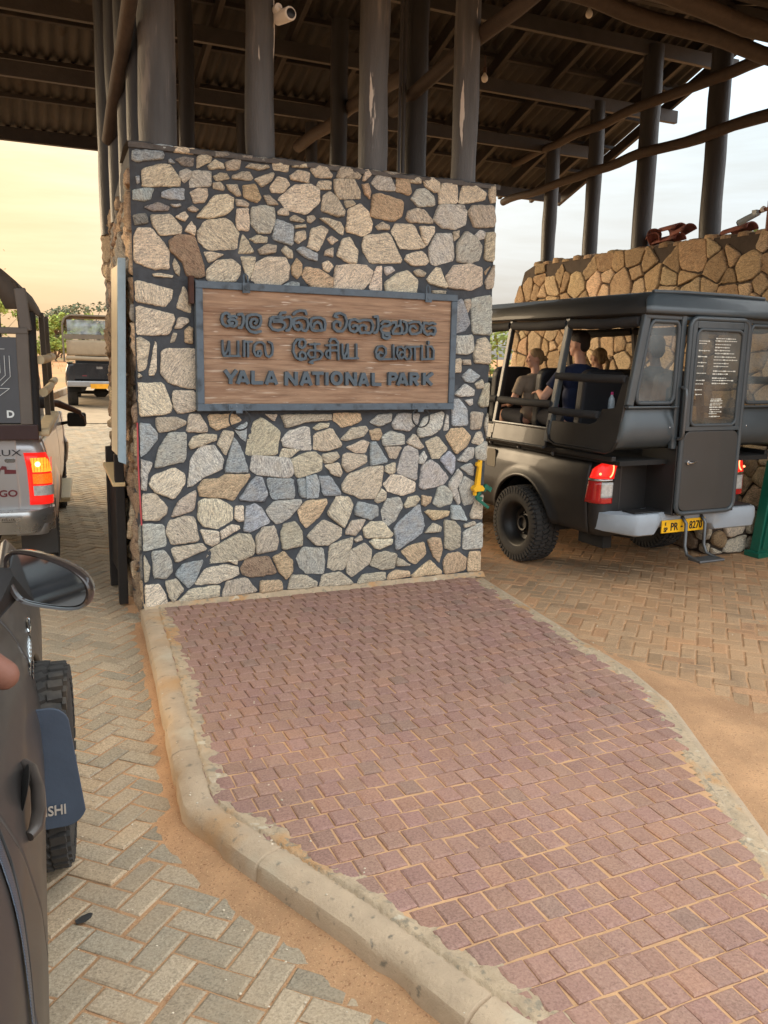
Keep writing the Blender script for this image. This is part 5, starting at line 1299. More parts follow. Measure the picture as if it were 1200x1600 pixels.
# roof
b = MB(); ro = []
def roofring(hx, y0, y1, z, r_=.10): return [(x, y, z) for x, y in [(hx-r_*.3,y0),(hx,y0+r_),(hx,y1-r_),(hx-r_,y1),(-hx+r_,y1),(-hx,y1-r_),(-hx,y0+r_),(-hx+r_*.3,y0)]]
rings = [roofring(.835,YR-.03,1.75,2.385), roofring(.85,YR-.045,1.76,2.40), roofring(.85,YR-.045,1.76,2.445), roofring(.80,YR+.02,1.70,2.52), roofring(.68,YR+.09,1.6,2.575), roofring(.50,YR+.2,1.5,2.60), roofring(.25,YR+.4,1.3,2.612)]
b.add([p for r_ in rings for p in r_], [(i*8+j, i*8+(j+1) % 8, (i+1)*8+(j+1) % 8, (i+1)*8+j) for i in range(6) for j in range(8)]+[tuple(reversed(range(8))), tuple(range(48,56))])
rf = b.build("cabin_roof", mat("black_grey_canvas", lin(42,42,42), rough=.6, var=.14, vs=5, bump=.25, bs=60, coat=.1), TRK, smooth=40)
b = MB(); b.prism([(-.80,2.395),(.80,2.395),(.80,2.43),(.70,2.535),(.60,2.565),(-.60,2.565),(-.70,2.535),(-.80,2.43)], (0,YR-.06,0), (1,0,0), (0,.30,.953), (0,-.953,.30), -.72,-.70)
b.build("rear_fascia", M_tub, TRK, bevel=.006) if False else None
def fas(i, j):
    z = 2.40+.175*j; hx = float(np.interp(z, [2.39,2.445,2.52,2.575], [.84,.845,.79,.665])); y = float(np.interp(z, [2.39,2.445,2.52,2.575], [YR-.052,YR-.054,YR+.008,YR+.078])); return (hx*(2*i-1), y, z)
b = MB(); b.grid(fas, 20, 8); b.build("rear_fascia", M_tub, TRK, smooth=60, solid=-.006)
b = MB(); b.tube([(-.66,YR+.075,2.582),(-.3,YR+.085,2.592),(.3,YR+.085,2.592),(.66,YR+.075,2.582)], .016, 8); b.build("roof_lip", M_tub, TRK, smooth=60)
# the rear door in its box
b = MB()
for sgn in (-1, 1): b.hull([(sgn*.375,YR-.05,.69),(sgn*.375,-1.06,.69),(sgn*.375,-1.06,1.30),(sgn*.375,YR-.05,1.30)], [(sgn*.355,YR-.05,.69),(sgn*.355,-1.06,.69),(sgn*.355,-1.06,1.30),(sgn*.355,YR-.05,1.30)])
b.box((0,-1.26,.70), (.71,.42,.02)); b.build("door_box", M_dk, TRK, bevel=.004)
b = MB(); b.box((0,1.66,1.48), (1.66,.04,.62)); b.build("front_panel", M_black, TRK, bevel=.01)
YD = YR-.058
D_ = [(x*.338, z) for x, z in [(p[0], p[1]) for p in rrect(-1, .0, 1, 1, .0001, 1)]]
dr = rrect(-.345,.705,.345,2.375,.075,5)
b = MB(); b.prism(dr, (0,YD,0), (1,0,0), (0,0,1), (0,-1,0), -.012, .0)
inn_ = rrect(-.272,1.475,.272,2.285,.06,5)
me_ring = MB(); n1 = len(dr)
# door leaf with a window opening: ring of quads between the outline and the opening, plus the lower panel
b = MB(); low = rrect(-.325,.725,.325,1.425,.07,5); b.prism(low, (0,YD,0), (1,0,0), (0,0,1), (0,-1,0), -.004, .016)
door = b.build("rear_door", mat("satin_dark_panel", lin(54,54,53), rough=.45, var=.1, vs=3, spots=[(lin(150,148,144), 34, .74, .03)], coat=.1), TRK, bevel=.006)
b = MB(); b.tube([(x, YD-.004, z) for x, z in dr], .022, 8, closed=True); b.beam((-.325,YD-.004,1.447), (.325,YD-.004,1.447), .03, .034); b.build("door_frame", M_tub, door, smooth=50)
for sgn in (-1, 1):
    b = MB(); b.beam((sgn*.298,YD-.006,1.46), (sgn*.298,YD-.006,2.36), .05, .022, (0,1,0)); b.build("door_stile", M_tub, door, bevel=.006)
b = MB(); b.beam((-.272,YD-.006,2.325), (.272,YD-.006,2.325), .022, .06); b.build("door_top_rail", M_tub, door, bevel=.006)
b = MB(); b.tube([(x, YD-.014, z) for x, z in inn_], .014, 8, closed=True); wf = b.build("window_frame", MATS["dull_rubber_grey"], door, smooth=60)
b = MB(); b.add([(x, YD-.008, z) for x, z in inn_], [tuple(range(len(inn_)))]); b.build("pane", glass_mat("frosted_door_plastic", (.34,.35,.34), .55, lin(104,104,100)), wf)
b = MB(); rn = random.Random(4); M_white = mat("white_vinyl_print", lin(206,206,196), rough=.6, var=.1)
for (xa, xb, zs) in ((-.245,-.12,[2.19,2.17,2.11,2.06,2.01,1.98,1.92,1.86,1.83,1.78,1.74]),(-.055,.215,[2.215,2.195,2.165,2.14,2.115,2.09,2.06,2.035,2.005,1.98,1.94,1.915,1.88,1.86,1.835]),(-.055,.10,[1.70,1.685,1.665,1.65,1.63,1.61,1.59,1.575,1.55])):
    for z in zs:
        x = xa+rn.uniform(0,.01); end = xb-rn.uniform(0,.45)*(xb-xa)
        while x < end:
            w = rn.uniform(.012,.035); b.box((min(x+w/2, xb), YD-.0105, z), (w, .0008, rn.choice((.006,.006,.011)))); x += w+.005
b.build("door_lettering", M_white, door)
b = MB(); b.tube([(-.385,YD-.0,1.36),(-.383,YD-.05,1.375),(-.382,YD-.055,1.42),(-.38,YD-.055,1.72),(-.382,YD-.05,1.78),(-.385,YD+.0,1.80)], .015, 8); b.build("grab_handle", M_steel, TRK, smooth=60)
b = MB(); b.lathe([(.001,.02),(.018,.018),(.02,0)], 10, frame((-.265,YD-.016,1.155), (1,0,0), (0,0,1))); b.tube([(-.265,YD-.04,1.155),(-.22,YD-.042,1.152),(-.17,YD-.03,1.16)], [.010,.010,.006], 8); b.build("lever_handle", M_chrome, door, smooth=60)
for z in (.80, 1.10, 2.05):
    b = MB(); b.tube([(.352,YD-.015,z-.03),(.352,YD-.015,z+.03)], .011, 8); b.build("hinge", M_steel, door, smooth=60)
# tub floor and seats
b = MB(); b.box((0,.12,1.15), (1.8,2.96,.04)); b.build("tub_floor", M_under, TRK)
def seat(x, yb, z0=1.30, zt=1.93):
    b = MB(); b.box((x, yb+.27, z0-.03), (.50,.46,.12)); sb = b.build("seat", M_seat, TRK, bevel=.04, seg=3)
    b = MB(); b.prism(rrect(-.25,0,.25,zt-z0,.10,4), (x,yb,z0), (1,0,0), (0,-.10,.995), (0,-.995,-.10), -.05, .06); b.build("backrest", M_seat, TRK, bevel=.03, seg=3)
    b = MB(); b.beam((x,yb+.2,1.17), (x,yb+.2,z0-.09), .3, .3); b.build("seat_base", M_under, TRK)
for x in (-.46, .46):
    seat(x, -.50); seat(x, .16); seat(x, .95)
# fuel flap on the left flank
b = MB(); b.prism(rrect(.50,.89,.66,1.08,.03,4), (-hw_h(.98)-.0,0,0), (0,1,0), (0,0,1), (-1,0,0), -.01, .006); b.build("fuel_flap", mat("dusty_olive_paint", lin(108,100,84), rough=.5, var=.1), TRK, bevel=.004)
b = MB(); b.box((-.72,-.9,.42), (.10,.35,.16)); b.tube([(-.5,-.4,.42),(-.55,-1.0,.45),(-.5,-1.18,.46)], .03, 10); b.build("exhaust", M_under, TRK, bevel=.01)

# ---- the silver safari truck, its rear right corner entering on the left
SLV = thing("safari_truck", "silver safari truck at the left edge with a canvas hood and glowing red lamp", "truck", (-1.37,2.224,0), R(-5))
M_slv = mat("silver_paint", lin(176,176,178), rough=.30, metal=.45, var=.05, vs=2, coat=.4, spots=[(lin(150,140,126), 1.0, .56, .3)])
M_hood = mat("dark_brown_canvas", lin(74,66,58), rough=.8, var=.18, vs=6, bump=.4, bs=30)
M_pad = mat("beige_pad", lin(214,196,160), rough=.7, var=.1, bump=.2)
hw_s = lambda z: float(np.interp(z, [.4,.55,.80,1.05,1.22,1.32], [.86,.90,.92,.91,.885,.85]))
tg = pickup(SLV, M_slv, hw_s, bed_top=1.30, bed_bot=.52, yr=-1.14, wheelR=.37, wheelw=.25, track=.78, arch_r=.46, flare=.035)
sgn = 1
for sgn in (-1, 1):
    b = MB(); lens(b, sgn, lambda z: float(np.interp(z, [.77,1.12,1.19], [.02,.04,.11])), .285, .77, 1.19, hw_s, -1.14, .010); t = b.build("tail_lamp", M_redlit, SLV, smooth=60, solid=.012)
    b = MB(); lens(b, sgn, lambda z: float(np.interp(z, [1.03,1.12,1.16], [.10,.11,.15])), .245, 1.035, 1.15, hw_s, -1.14, .022); b.build("brake_lens", mat("lit_amber_lens", (.9,.3,.04), rough=.3, var=.5, vs=60, emit=(1,.22,.015), es=.28), t, smooth=60)
    b = MB(); lens(b, sgn, .10, .248, .94, 1.02, hw_s, -1.14, .022); b.build("amber_lens", mat("amber_lens", (.75,.16,.012), rough=.25, var=.4, vs=60, emit=(1,.14,.01), es=.12), t, smooth=60)
    b = MB(); lens(b, sgn, .09, .25, .845, .925, hw_s, -1.14, .022); b.build("reversing_lens", M_clear, t, smooth=60)
    b = MB()
    for k in range(9):
        s_ = .085+.02*k; z_ = 1.09; x, y, nx_, ny_ = corner(s_, hw_s(z_), -1.14); b.beam((sgn*(x+nx_*.024), y+ny_*.024, 1.04), (sgn*(x+nx_*.024), y+ny_*.024, 1.15), .003, .003, (0,1,0))
    b.build("lens_ribs", M_redlit, t)
    b = MB(); x, y, nx_, ny_ = corner(.20, hw_s(1.1), -1.14); b.ell((sgn*(x+nx_*.028), y+ny_*.028, 1.10), (.02,.02,.02)); b.build("brake_glow", mat("bulb_glow", (1,.6,.3), emit=(1,.62,.25), es=.9), t, smooth=60)
b = MB(); sec = []
for k in range(41):
    t = -1+2*k/40; x = .93*t; e = max(0, abs(t)-.78)/.22; y = -1.27+.20*e**1.5
    sec.append([(x, y+.12, .735), (x, y+.012, .735), (x, y, .72), (x, y+.004, .66), (x, y+.05, .60), (x, y+.07, .545), (x, y+.14, .53)])
b.add([p for r_ in sec for p in r_], [(i*7+j, (i+1)*7+j, (i+1)*7+j+1, i*7+j+1) for i in range(40) for j in range(6)]+[tuple(range(7)), tuple(reversed(range(280,287)))])
bm = b.build("rear_bumper", mat("chrome_bumper", lin(178,178,176), rough=.28, metal=.8, var=.1), SLV, smooth=45)
b = MB(); b.tube([(.60+.09*math.cos(a), -1.262, .675+.018*math.sin(a)) for a in [2*math.pi*k/20 for k in range(20)]], .004, 6, closed=True); b.build("badge_ring", M_ink, bm, smooth=60)
text_mesh("HILUX", .028, M_ink, "bumper_text", bm, frame((.60,-1.268,.675), (1,0,0), (0,0,1)), sx=1.2)
M_mar = mat("maroon_badge", lin(104,40,46), rough=.4)
text_mesh("HILUX", .07, mat("dark_badge", lin(60,60,64), rough=.35, metal=.5), "tailgate_text", tg, frame((.56,-1.148,1.19), (1,0,0), (0,0,1)), sx=1.5)
b = MB(); b.prism(rrect(.585,1.115,.665,1.150,.016,4), (0,-1.147,0), (1,0,0), (0,0,1), (0,-1,0), 0, .004); b.build("oval_badge", M_chrome, tg, bevel=.001)
b = MB(); b.prism([(.47,1.02),(.54,1.02),(.555,1.06),(.58,1.06),(.58,1.025),(.665,1.025),(.665,1.055),(.60,1.06),(.595,1.085),(.565,1.09),(.535,1.05),(.50,1.05)], (0,-1.147,0), (1,0,0), (0,0,1), (0,-1,0), 0, .003); b.build("emblem", M_mar, tg)
text_mesh("VIGO", .075, M_mar, "tailgate_text", tg, frame((.56,-1.148,.865), (1,0,0), (0,0,1)), sx=1.2, bold=.002)
for sx in (-1, 1):
    b = MB(); b.box((sx*.77,-.46,.46), (.30,.012,.50)); b.build("mudflap", mat("grey_mudflap", lin(84,82,80), rough=.7, var=.15), SLV, bevel=.004)
# rear wall, hood, posts
hS = lambda z: float(np.interp(z, [1.3,2.12,2.3,2.5,2.66,2.74], [.86,.86,.84,.76,.58,.30]))
YS = -1.20
b = MB(); b.box((0,YS,1.36), (1.70,.04,.12)); b.build("rear_sill", mat("maroon_black_sill", lin(52,30,30), rough=.4), SLV, bevel=.006)
b = MB(); b.box((0,YS,1.76), (1.54,.03,.66)); brd = b.build("rear_panel", mat("charcoal_board", lin(74,78,84), rough=.5, var=.08), SLV, bevel=.006)
b = MB()
for x in (-.77,.77): b.beam((x,YS,1.42), (x,YS,2.12), .09, .05, (0,1,0))
b.beam((-.815,YS,2.14), (.815,YS,2.14), .06, .05); b.build("panel_frame", mat("brown_grey_frame", lin(96,90,84), rough=.55, var=.12), SLV, bevel=.008)
M_logo = mat("white_print", lin(222,230,232), rough=.5)
for path in ([(.60,1.95),(.60,1.82),(.54,1.76)],[(.635,1.95),(.635,1.80),(.57,1.735)],[(.67,1.95),(.67,1.79),(.60,1.72)],[(.55,2.0),(.64,2.0)],[(.52,1.70),(.66,1.70)],[(.66,1.70),(.53,1.60)]):
    b = MB()
    for p, q in zip(path, path[1:]): b.beam((p[0],YS-.018,p[1]), (q[0],YS-.018,q[1]), .003, .018, (0,1,0)) 
    b.build("logo_stroke", M_logo, brd)
text_mesh("D", .075, M_logo, "panel_text", brd, frame((.655,YS-.019,1.50), (1,0,0), (0,0,1)), bold=.003)
for sx in (-1, 1):
    b = MB(); b.beam((sx*.80,YS,2.14), (sx*.77,YS+.0,2.46), .085, .05, (0,1,0)); b.build("hood_post", MATS["brown_grey_frame"], SLV, bevel=.01)
sec = []
HZ = [2.14,2.30,2.42,2.52,2.60,2.67,2.71,2.735]
for (y, s_) in ((YS-.02,.985),(YS+.1,1.0),(-.4,1.0),(.5,1.0),(1.0,1.0)):
    row = [(-hS(z)*s_, y, z) for z in HZ[1:]]+[(0, y, 2.75)]+[(hS(z)*s_, y, z) for z in reversed(HZ[1:])]
    sec.append(row)
k = len(sec[0]); b = MB(); b.add([p for r_ in sec for p in r_], [(i*k+j, (i+1)*k+j, (i+1)*k+j+1, i*k+j+1) for i in range(len(sec)-1) for j in range(k-1)])
b.build("canvas_hood", M_hood, SLV, smooth=60, solid=.012)
b = MB(); back = [p for p in sec[0]]; b.add(back+[(p[0]*.8, YS-.0, 2.30+(p[2]-2.30)*.72) for p in back], [(i, i+1, k+i+1, k+i) for i in range(k-1)]); b.build("hood_back", M_hood, SLV, smooth=60, solid=.01)
for sx in (-1, 1):
    b = MB(); b.tube([(sx*.81,-1.13,1.36),(sx*.81,-1.10,1.8),(sx*.80,-1.08,2.28)], [.06,.055,.07], 10); b.tube([(sx*.81,-.98,1.36),(sx*.82,-.97,1.8),(sx*.80,-.95,2.3)], [.04,.045,.05], 10); b.build("gathered_curtain", M_canvas, SLV, smooth=60)
    for (ya, yb, z, o) in ((-1.06,.5,1.92,.02),(-.95,.5,1.66,.03),(.55,1.5,1.93,.02),(.55,1.5,1.68,.03)):
        b = MB(); b.tube([(sx*(.86+o),ya,z),(sx*(.865+o),(ya+yb)/2,z),(sx*(.86+o),yb,z)], .036, 10); b.build("padded_rail", M_pad, SLV, smooth=50)
    b = MB(); b.beam((sx*.87,-1.10,1.345), (sx*.87,1.1,1.345), .12, .06); b.build("top_pad", M_pad, SLV, bevel=.02)
    for y in (.52, 1.5): b = MB(); b.beam((sx*.85,y,1.34), (sx*.83,y,2.35), .05, .06, (0,1,0)); b.build("side_post", MATS["brown_grey_frame"], SLV, bevel=.01)
    b = MB(); b.box((sx*1.02,1.62,1.16), (.17,.07,.15)) if False else b.tube([(sx*.90,2.62,1.12),(sx*1.0,2.60,1.14)], .02, 8); mi = b.build("mirror_arm", M_black, SLV, smooth=50)
    b = MB(); b.prism(rrect(-.11,-.085,.11,.085,.03,4), (sx*1.08,2.60,1.17), (1,0,0), (0,0,1), (0,-1,0), -.05, .04); b.build("mirror", M_black, mi, bevel=.02, seg=3)
    b = MB(); b.box((sx*.93,1.9,.42), (.14,1.5,.05)); b.build("side_step", mat("cream_step", lin(206,188,150), rough=.5, var=.1), SLV, bevel=.01)
for x in (-.4, .35):
    b = MB(); b.prism(rrect(-.2,0,.2,.55,.12,5), (x,-.3,1.86), (1,0,0), (0,0,1), (0,-1,0), 0, .09); b.build("backrest", M_seat, SLV, bevel=.03, seg=3)

# ---- the dark pickup further up the lane
FAR = thing("pickup_truck", "distant black pickup with a beige canvas cover driving away up the left lane", "pickup", (1.70,19.6,.44), R(-6))
M_blk = mat("black_paint", lin(30,32,36), rough=.22, var=.1, coat=.4)
M_bei = mat("beige_canvas", lin(150,134,110), rough=.8, var=.12, bump=.3, bs=14)
tg = pickup(FAR, M_blk, hw_h, bed_top=1.22, bed_bot=.60, yr=-1.13, wheelR=.38, wheelw=.26, track=.76, arch_r=.46)
b = MB(); b.box((0,-1.14,1.10), (.16,.01,.06)); b.build("tailgate_handle", M_chrome, tg)
b = MB(); b.box((-.4,-1.14,.88), (.12,.008,.03)); b.build("badge", M_mar, tg)
b = MB(); b.box((0,-1.20,.66), (1.72,.16,.16)); bm = b.build("rear_bumper", mat("grey_bumper", lin(150,150,150), rough=.35, metal=.4), FAR, bevel=.03)
b = MB(); b.box((.05,-1.29,.60), (.60,.012,.13)); pl = b.build("number_plate", mat("amber_plate", lin(226,160,40), rough=.4), FAR)
hoodp = [(-.90,1.25),(-.92,2.25),(-.86,2.42),(-.74,2.50),(.74,2.50),(.86,2.42),(.92,2.25),(.90,1.25)]
b = MB()
for p, q in zip(hoodp, hoodp[1:]): b.beam((p[0],-1.16,p[1]), (q[0],-1.16,q[1]), .05, .07, (0,1,0))
b.build("canopy_frame", mat("brown_canvas", lin(108,98,84), rough=.8, var=.15), FAR, bevel=.015)
b = MB(); b.add([(x, y, z) for y in (-1.15, .2, 1.3) for x, z in hoodp], [(i*8+j, (i+1)*8+j, (i+1)*8+j+1, i*8+j+1) for i in range(2) for j in (1,2,3,4,5)]); b.build("canopy_roof", MATS["brown_canvas"], FAR, smooth=50, solid=.015)
b = MB(); b.grid(lambda i, j: (-.83+1.66*i, -1.17-.02*math.sin(math.pi*j), 1.42+.43*j), 10, 6); b.build("canvas_flap", M_bei, FAR, smooth=60, solid=.01)
b = MB(); b.tube([(-.85,-1.19,1.36),(0,-1.2,1.34),(.85,-1.19,1.36)], .06, 10); b.build("rolled_flap", M_bei, FAR, smooth=60)
b = MB(); b.box((0,-1.165,1.93), (1.76,.03,.13)); b.build("canvas_band", MATS["brown_canvas"], FAR)
b = MB(); b.grid(lambda i, j: (-.80+1.6*i, -1.165-.02*nz(i*7, j*3, 1), 2.0+.38*j), 24, 8); b.build("plastic_window", glass_mat("crumpled_plastic", (.6,.62,.62), .5, lin(170,180,186)), FAR, smooth=60)
for x in (-.45, 0, .45): 
    b = MB(); b.ell((x*.9,-.5,1.98), (.1,.11,.13)); b.build("headrest", M_seat, FAR, smooth=60)

# ---- the dark car in the left foreground: only its right flank is in view
CAR = thing("offroad_car", "dark brown-grey four-wheel drive at the left edge, seen along its flank", "car", (-.842,-4.49,0), -math.atan(.0338))
M_car = mat("dark_taupe_paint", lin(58,54,52), rough=.42, metal=.1, var=.08, vs=2, coat=.12, spots=[(lin(72,65,60), 1.3, .55, .3)])
PZ = [.26,.3,.45,.6,.75,.9,1.0,1.06,1.085]; PDX = [-.10,-.07,-.02,0,-.008,-.04,-.085,-.125,-.16]
def cx_(z): return float(np.interp(z, PZ, PDX))
def smoothx(z): return (cx_(z-.02)+2*cx_(z)+cx_(z+.02))/4
def flank(ya, yb, name, arches=(), z1=1.075, m_=None, par=None, dy=.03, zb=.30):
    b = MB(); bodyside(b, 1, ya, yb, lambda y, z: smoothx(z), lambda y: zb, lambda y: z1, arches, rows=34, dy=dy); return b.build(name, m_ or M_car, par or CAR, smooth=60, solid=.03)
# y: 0 at the rear door gap level, + forwards
fd = flank(.155, 1.42, "front_door"); flank(1.426, 2.75, "front_wing", [(1.62,.40,.43)])
# rear door: its edge curves down and back
gap = [(.15,1.07),(.125,.994),(.065,.941),(-.045,.883),(-.125,.838),(-.25,.80),(-.32,.70),(-.33,.55),(-.33,.3)]
b = MB(); rows = 34; vs = []
zsR = [1.075-(1.075-.30)*j/rows for j in range(rows+1)]
gz_ = [g[1] for g in gap][::-1]; gy_ = [g[0] for g in gap][::-1]
def gapy(z): return float(np.interp(z, gz_, gy_))
for j, z in enumerate(zsR):
    for i in range(13): vs.append((smoothx(z), gapy(z)+.004+(.151-gapy(z))*i/12, z))
b.add(vs, [(j*13+i, j*13+i+1, (j+1)*13+i+1, (j+1)*13+i) for j in range(rows) for i in range(12)]); b.build("rear_door", M_car, CAR, smooth=60, solid=.03)
vs = []; b = MB()
for j, z in enumerate(zsR):
    for i in range(31): vs.append((smoothx(z)-.003, -2.0+(gapy(z)-.006+2.0)*i/30, z))
b.add(vs, [(j*31+i, j*31+i+1, (j+1)*31+i+1, (j+1)*31+i) for j in range(rows) for i in range(30)]); rq = b.build("rear_quarter", M_car, CAR, smooth=60, solid=.03)
b = MB(); b.tube([(smoothx(z)-.004, y, z) for y, z in gap], .005, 6); b.build("door_gap", M_ink, rq)
def stick(i, j):
    z = .995-.30*j; y = gapy(z)-.035-.075*i-.02*j; return (smoothx(z)+.0015, y, z)
M_carb = bpy.data.materials.new("carbon_sticker"); M_carb.use_nodes = True
_n = M_carb.node_tree.nodes; _l = M_carb.node_tree.links; _tc = _n.new("ShaderNodeTexCoord"); _w = _n.new("ShaderNodeTexChecker"); _w.inputs["Scale"].default_value = 230; _w.inputs[1].default_value = (*lin(36,40,48), 1); _w.inputs[2].default_value = (*lin(74,84,98), 1)
_l.new(_tc.outputs["Object"], _w.inputs[0]); _l.new(_w.outputs[0], _n["Principled BSDF"].inputs["Base Color"]); _n["Principled BSDF"].inputs["Roughness"].default_value = .35
b = MB(); b.grid(stick, 4, 24); b.build("carbon_trim", M_carb, rq, smooth=60, solid=-.001)
# window ledge, dark interior, pillars
b = MB(); b.beam((-.165,-1.9,1.088), (-.165,1.45,1.088), .04, .02); b.build("window_seal", M_black, CAR, bevel=.006)
b = MB(); b.box((-.95,.6,.45), (1.5,4.2,.06)); b.build("car_floor", M_under, CAR)
b = MB(); b.prism([(1.45,1.08),(2.7,1.0),(2.8,.6),(1.45,.6)], (-.90,0,0), (0,1,0), (0,0,1), (1,0,0), -.72, .72); b.build("bonnet", M_car, CAR, bevel=.05, seg=3)
b = MB(); b.beam((-.19,1.42,1.09), (-.34,.85,1.72), .05, .07); b.beam((-1.61,1.42,1.09), (-1.46,.85,1.72), .05, .07); b.build("windscreen_pillar", M_black, CAR, bevel=.01)
b = MB(); b.box((-.90,1.33,.95), (1.38,.28,.34)); b.build("dashboard", mat("dash_black", lin(34,34,36), rough=.6), CAR, bevel=.05, seg=3)
b = MB(); b.add([(-.2,1.40,1.10),(-1.6,1.40,1.10),(-1.45,.86,1.70),(-.35,.86,1.70)], [(0,1,2,3)]); b.build("windscreen", M_dglass, CAR)
for x in (-.52, -1.28):
    b = MB(); b.box((x,.42,.74), (.5,.5,.16)); b.build("seat", M_seat, CAR, bevel=.05, seg=3)
    b = MB(); b.prism(rrect(-.25,0,.25,.66,.12,5), (x,.10,.80), (1,0,0), (0,-.2,.98), (0,-.98,-.2), -.06, .07); b.build("backrest", M_seat, CAR, bevel=.03, seg=3)
# mirror
MC = Vector((.035, 1.225, 1.235)) 
mb_ = MB(); mx = Vector((.880,-.455,-.135)).normalized(); mz = Vector((.10,-.10,.985)); mz = (mz-mx*mz.dot(mx)).normalized(); my = mz.cross(mx)   # my points forward
outl = [(-.140,.062),(-.10,.084),(.0,.078),(.085,.055),(.128,.022),(.140,-.022),(.128,-.058),(.085,-.078),(.0,-.084),(-.07,-.083),(-.10,-.068),(-.125,-.02)]
outl = [(u*1.1, v*1.08) for u, v in chaikin(outl, 2, .25)]
def mp_(u, v, d): return MC+mx*u+mz*v+my*d
b = MB(); rg = [(1.0,-.004),(1.03,.006),(1.03,.03),(.96,.06),(.75,.085),(.4,.10)]; n = len(outl)
b.add([mp_(u*k, v*k, d) for k, d in rg for u, v in outl], [(r_*n+i, r_*n+(i+1) % n, (r_+1)*n+(i+1) % n, (r_+1)*n+i) for r_ in range(len(rg)-1) for i in range(n)]+[tuple(range((len(rg)-1)*n, len(rg)*n))])
b.add([mp_(u*k, v*k, d) for k, d in ((1.0,-.004),(.93,.0),(.92,.012)) for u, v in outl], [(r_*n+i, (r_+1)*n+i, (r_+1)*n+(i+1) % n, r_*n+(i+1) % n) for r_ in range(2) for i in range(n)])
mir = b.build("door_mirror", mat("gloss_black_brown", lin(50,44,42), rough=.18, var=.08, coat=.6), CAR, smooth=40)
b = MB(); b.add([mp_(u*.925-.004, v*.90, .010) for u, v in outl], [tuple(range(n))]); b.build("mirror_glass", mat("mirror_glass", (.80,.84,.86), rough=.015, metal=1., var=.0), mir)
b = MB(); b.hull([mp_(-.12,.03,.03), mp_(-.12,-.08,.03), (-.15,1.16,1.09), (-.24,1.16,1.30)], [mp_(-.10,.03,.09), mp_(-.10,-.08,.09), (-.15,1.40,1.09), (-.24,1.34,1.22)]); b.build("mirror_foot", M_black, mir, bevel=.012, seg=3)
# handle
hy, hz0 = .42, .90
b = MB(); P = [(hy+.155,.915),(hy+.13,.905),(hy+.05,.885),(hy-.05,.875),(hy-.12,.872),(hy-.145,.868)]
b.tube([(smoothx(z)+o, y, z) for (y, z), o in zip(P, (.004,.020,.028,.028,.020,.004))], [.012,.016,.018,.018,.017,.012], 10); ha = b.build("door_handle", mat("handle_paint", lin(66,60,56), rough=.3, metal=.2, coat=.3), CAR, smooth=60)
b = MB(); b.ell((smoothx(.905)+.001, hy+.02, .905), (.006,.105,.05), Matrix.Rotation(R(20),3,'Y'), 20, 10); b.build("handle_recess", M_ink, ha, smooth=60)
# chrome badge: a ring and a feathered leaf
M_bdg = mat("chrome_badge", lin(205,212,216), rough=.15, metal=1., var=.05)
def on(y, z, o=.003): return (smoothx(z)+o, y, z)
b = MB(); b.tube([on(1.83+.085*math.cos(a), .906+.017*math.sin(a)) for a in [2*math.pi*k/18 for k in range(18)]], .005, 6, closed=True); b.build("ring_badge", M_bdg, CAR, smooth=60)
b = MB()
for k in range(9):
    y = 1.72-.045*k; w = .028*math.sin(math.pi*min(1,(k+1.2)/9.)); b.tube([on(y+.02, .885+w*.9), on(y, .885), on(y-.012, .885-w*.4)], [.002,.005,.003], 6)
b.tube([on(1.74,.886), on(1.55,.887), on(1.32,.878)], [.002,.004,.001], 6); b.build("leaf_badge", M_bdg, CAR, smooth=60)
b = MB()
for k in range(4): b.ell(on(1.55-.05*k, .845), (.004,.018,.008), None, 8, 6)
b.build("letter_badge", M_bdg, CAR, smooth=60)
# front wheel standing proud of the arch, with its mudflap
tyre(CAR, -.035, 1.62, .40, .25, 1, M_steel, lugs=40, steer=R(-4))
tyre(CAR, -1.72, 1.62, .37, .25, -1, M_steel, lugs=40); tyre(CAR, -.06, -1.5, .37, .25, 1, M_steel, lugs=40); tyre(CAR, -1.72, -1.5, .37, .25, -1, M_steel, lugs=40)
M_flap = mat("blue_black_flap", lin(60,72,88), rough=.42, var=.2, vs=3, bump=.1)
b = MB(); fl = rrect(-.12,.36,.14,.80,.05,5); b.prism([(x-.07*max(0,(z-.55)/.25)-.03*max(0,(.46-z)/.1) if x > 0 else x, z) for x, z in fl], (0,1.18,0), (1,0,0), (0,.03,1), (0,-1,.03), -.004, .006)
fp = b.build("mudflap", M_flap, CAR, bevel=.003)
text_mesh("MITSUBISHI", .05, mat("grey_print", lin(168,160,150), rough=.6), "mudflap_text", fp, frame((-.045,1.178,.43), (1,0,0), (0,.03,1)), extrude=.001, bold=.001, sx=.85)
# ------------------------------------------------------------------ small things by the walls
t = thing("notice_board", "tall narrow cream notice board in a pale blue frame on the pillar's left side", "notice board", (-.03,.10,0))
M_pblue = mat("pale_blue_paint", lin(150,170,180), rough=.6, var=.12, vs=5, bump=.3, bs=40, spots=[(lin(120,140,150), 6, .6, .08)])
b = MB(); b.hull([(.0,0,2.645),(-.055,0,2.645),(-.10,0,1.21),(-.045,0,1.19)], [(.0,.05,2.645),(-.055,.05,2.60),(-.10,.05,1.25),(-.045,.05,1.19)]); b.build("frame", M_pblue, t, bevel=.004)
b = MB(); b.hull([(-.052,.05,2.60),(-.097,.05,1.25),(-.097,.42,1.25),(-.052,.42,2.60)], [(-.02,.05,2.60),(-.065,.05,1.25),(-.065,.42,1.25),(-.02,.42,2.60)]); b.build("board", mat("cream_board", lin(226,210,176), rough=.6, var=.08, vs=12), t, bevel=.003)
t = thing("wooden_stand", "dark wooden stand with a cream ledge against the pillar's left side below the notice board", "stand", (-.05,.78,.02))
M_dw = mat("dark_wood", lin(34,28,24), rough=.7, var=.3, vs=6, bump=.3)
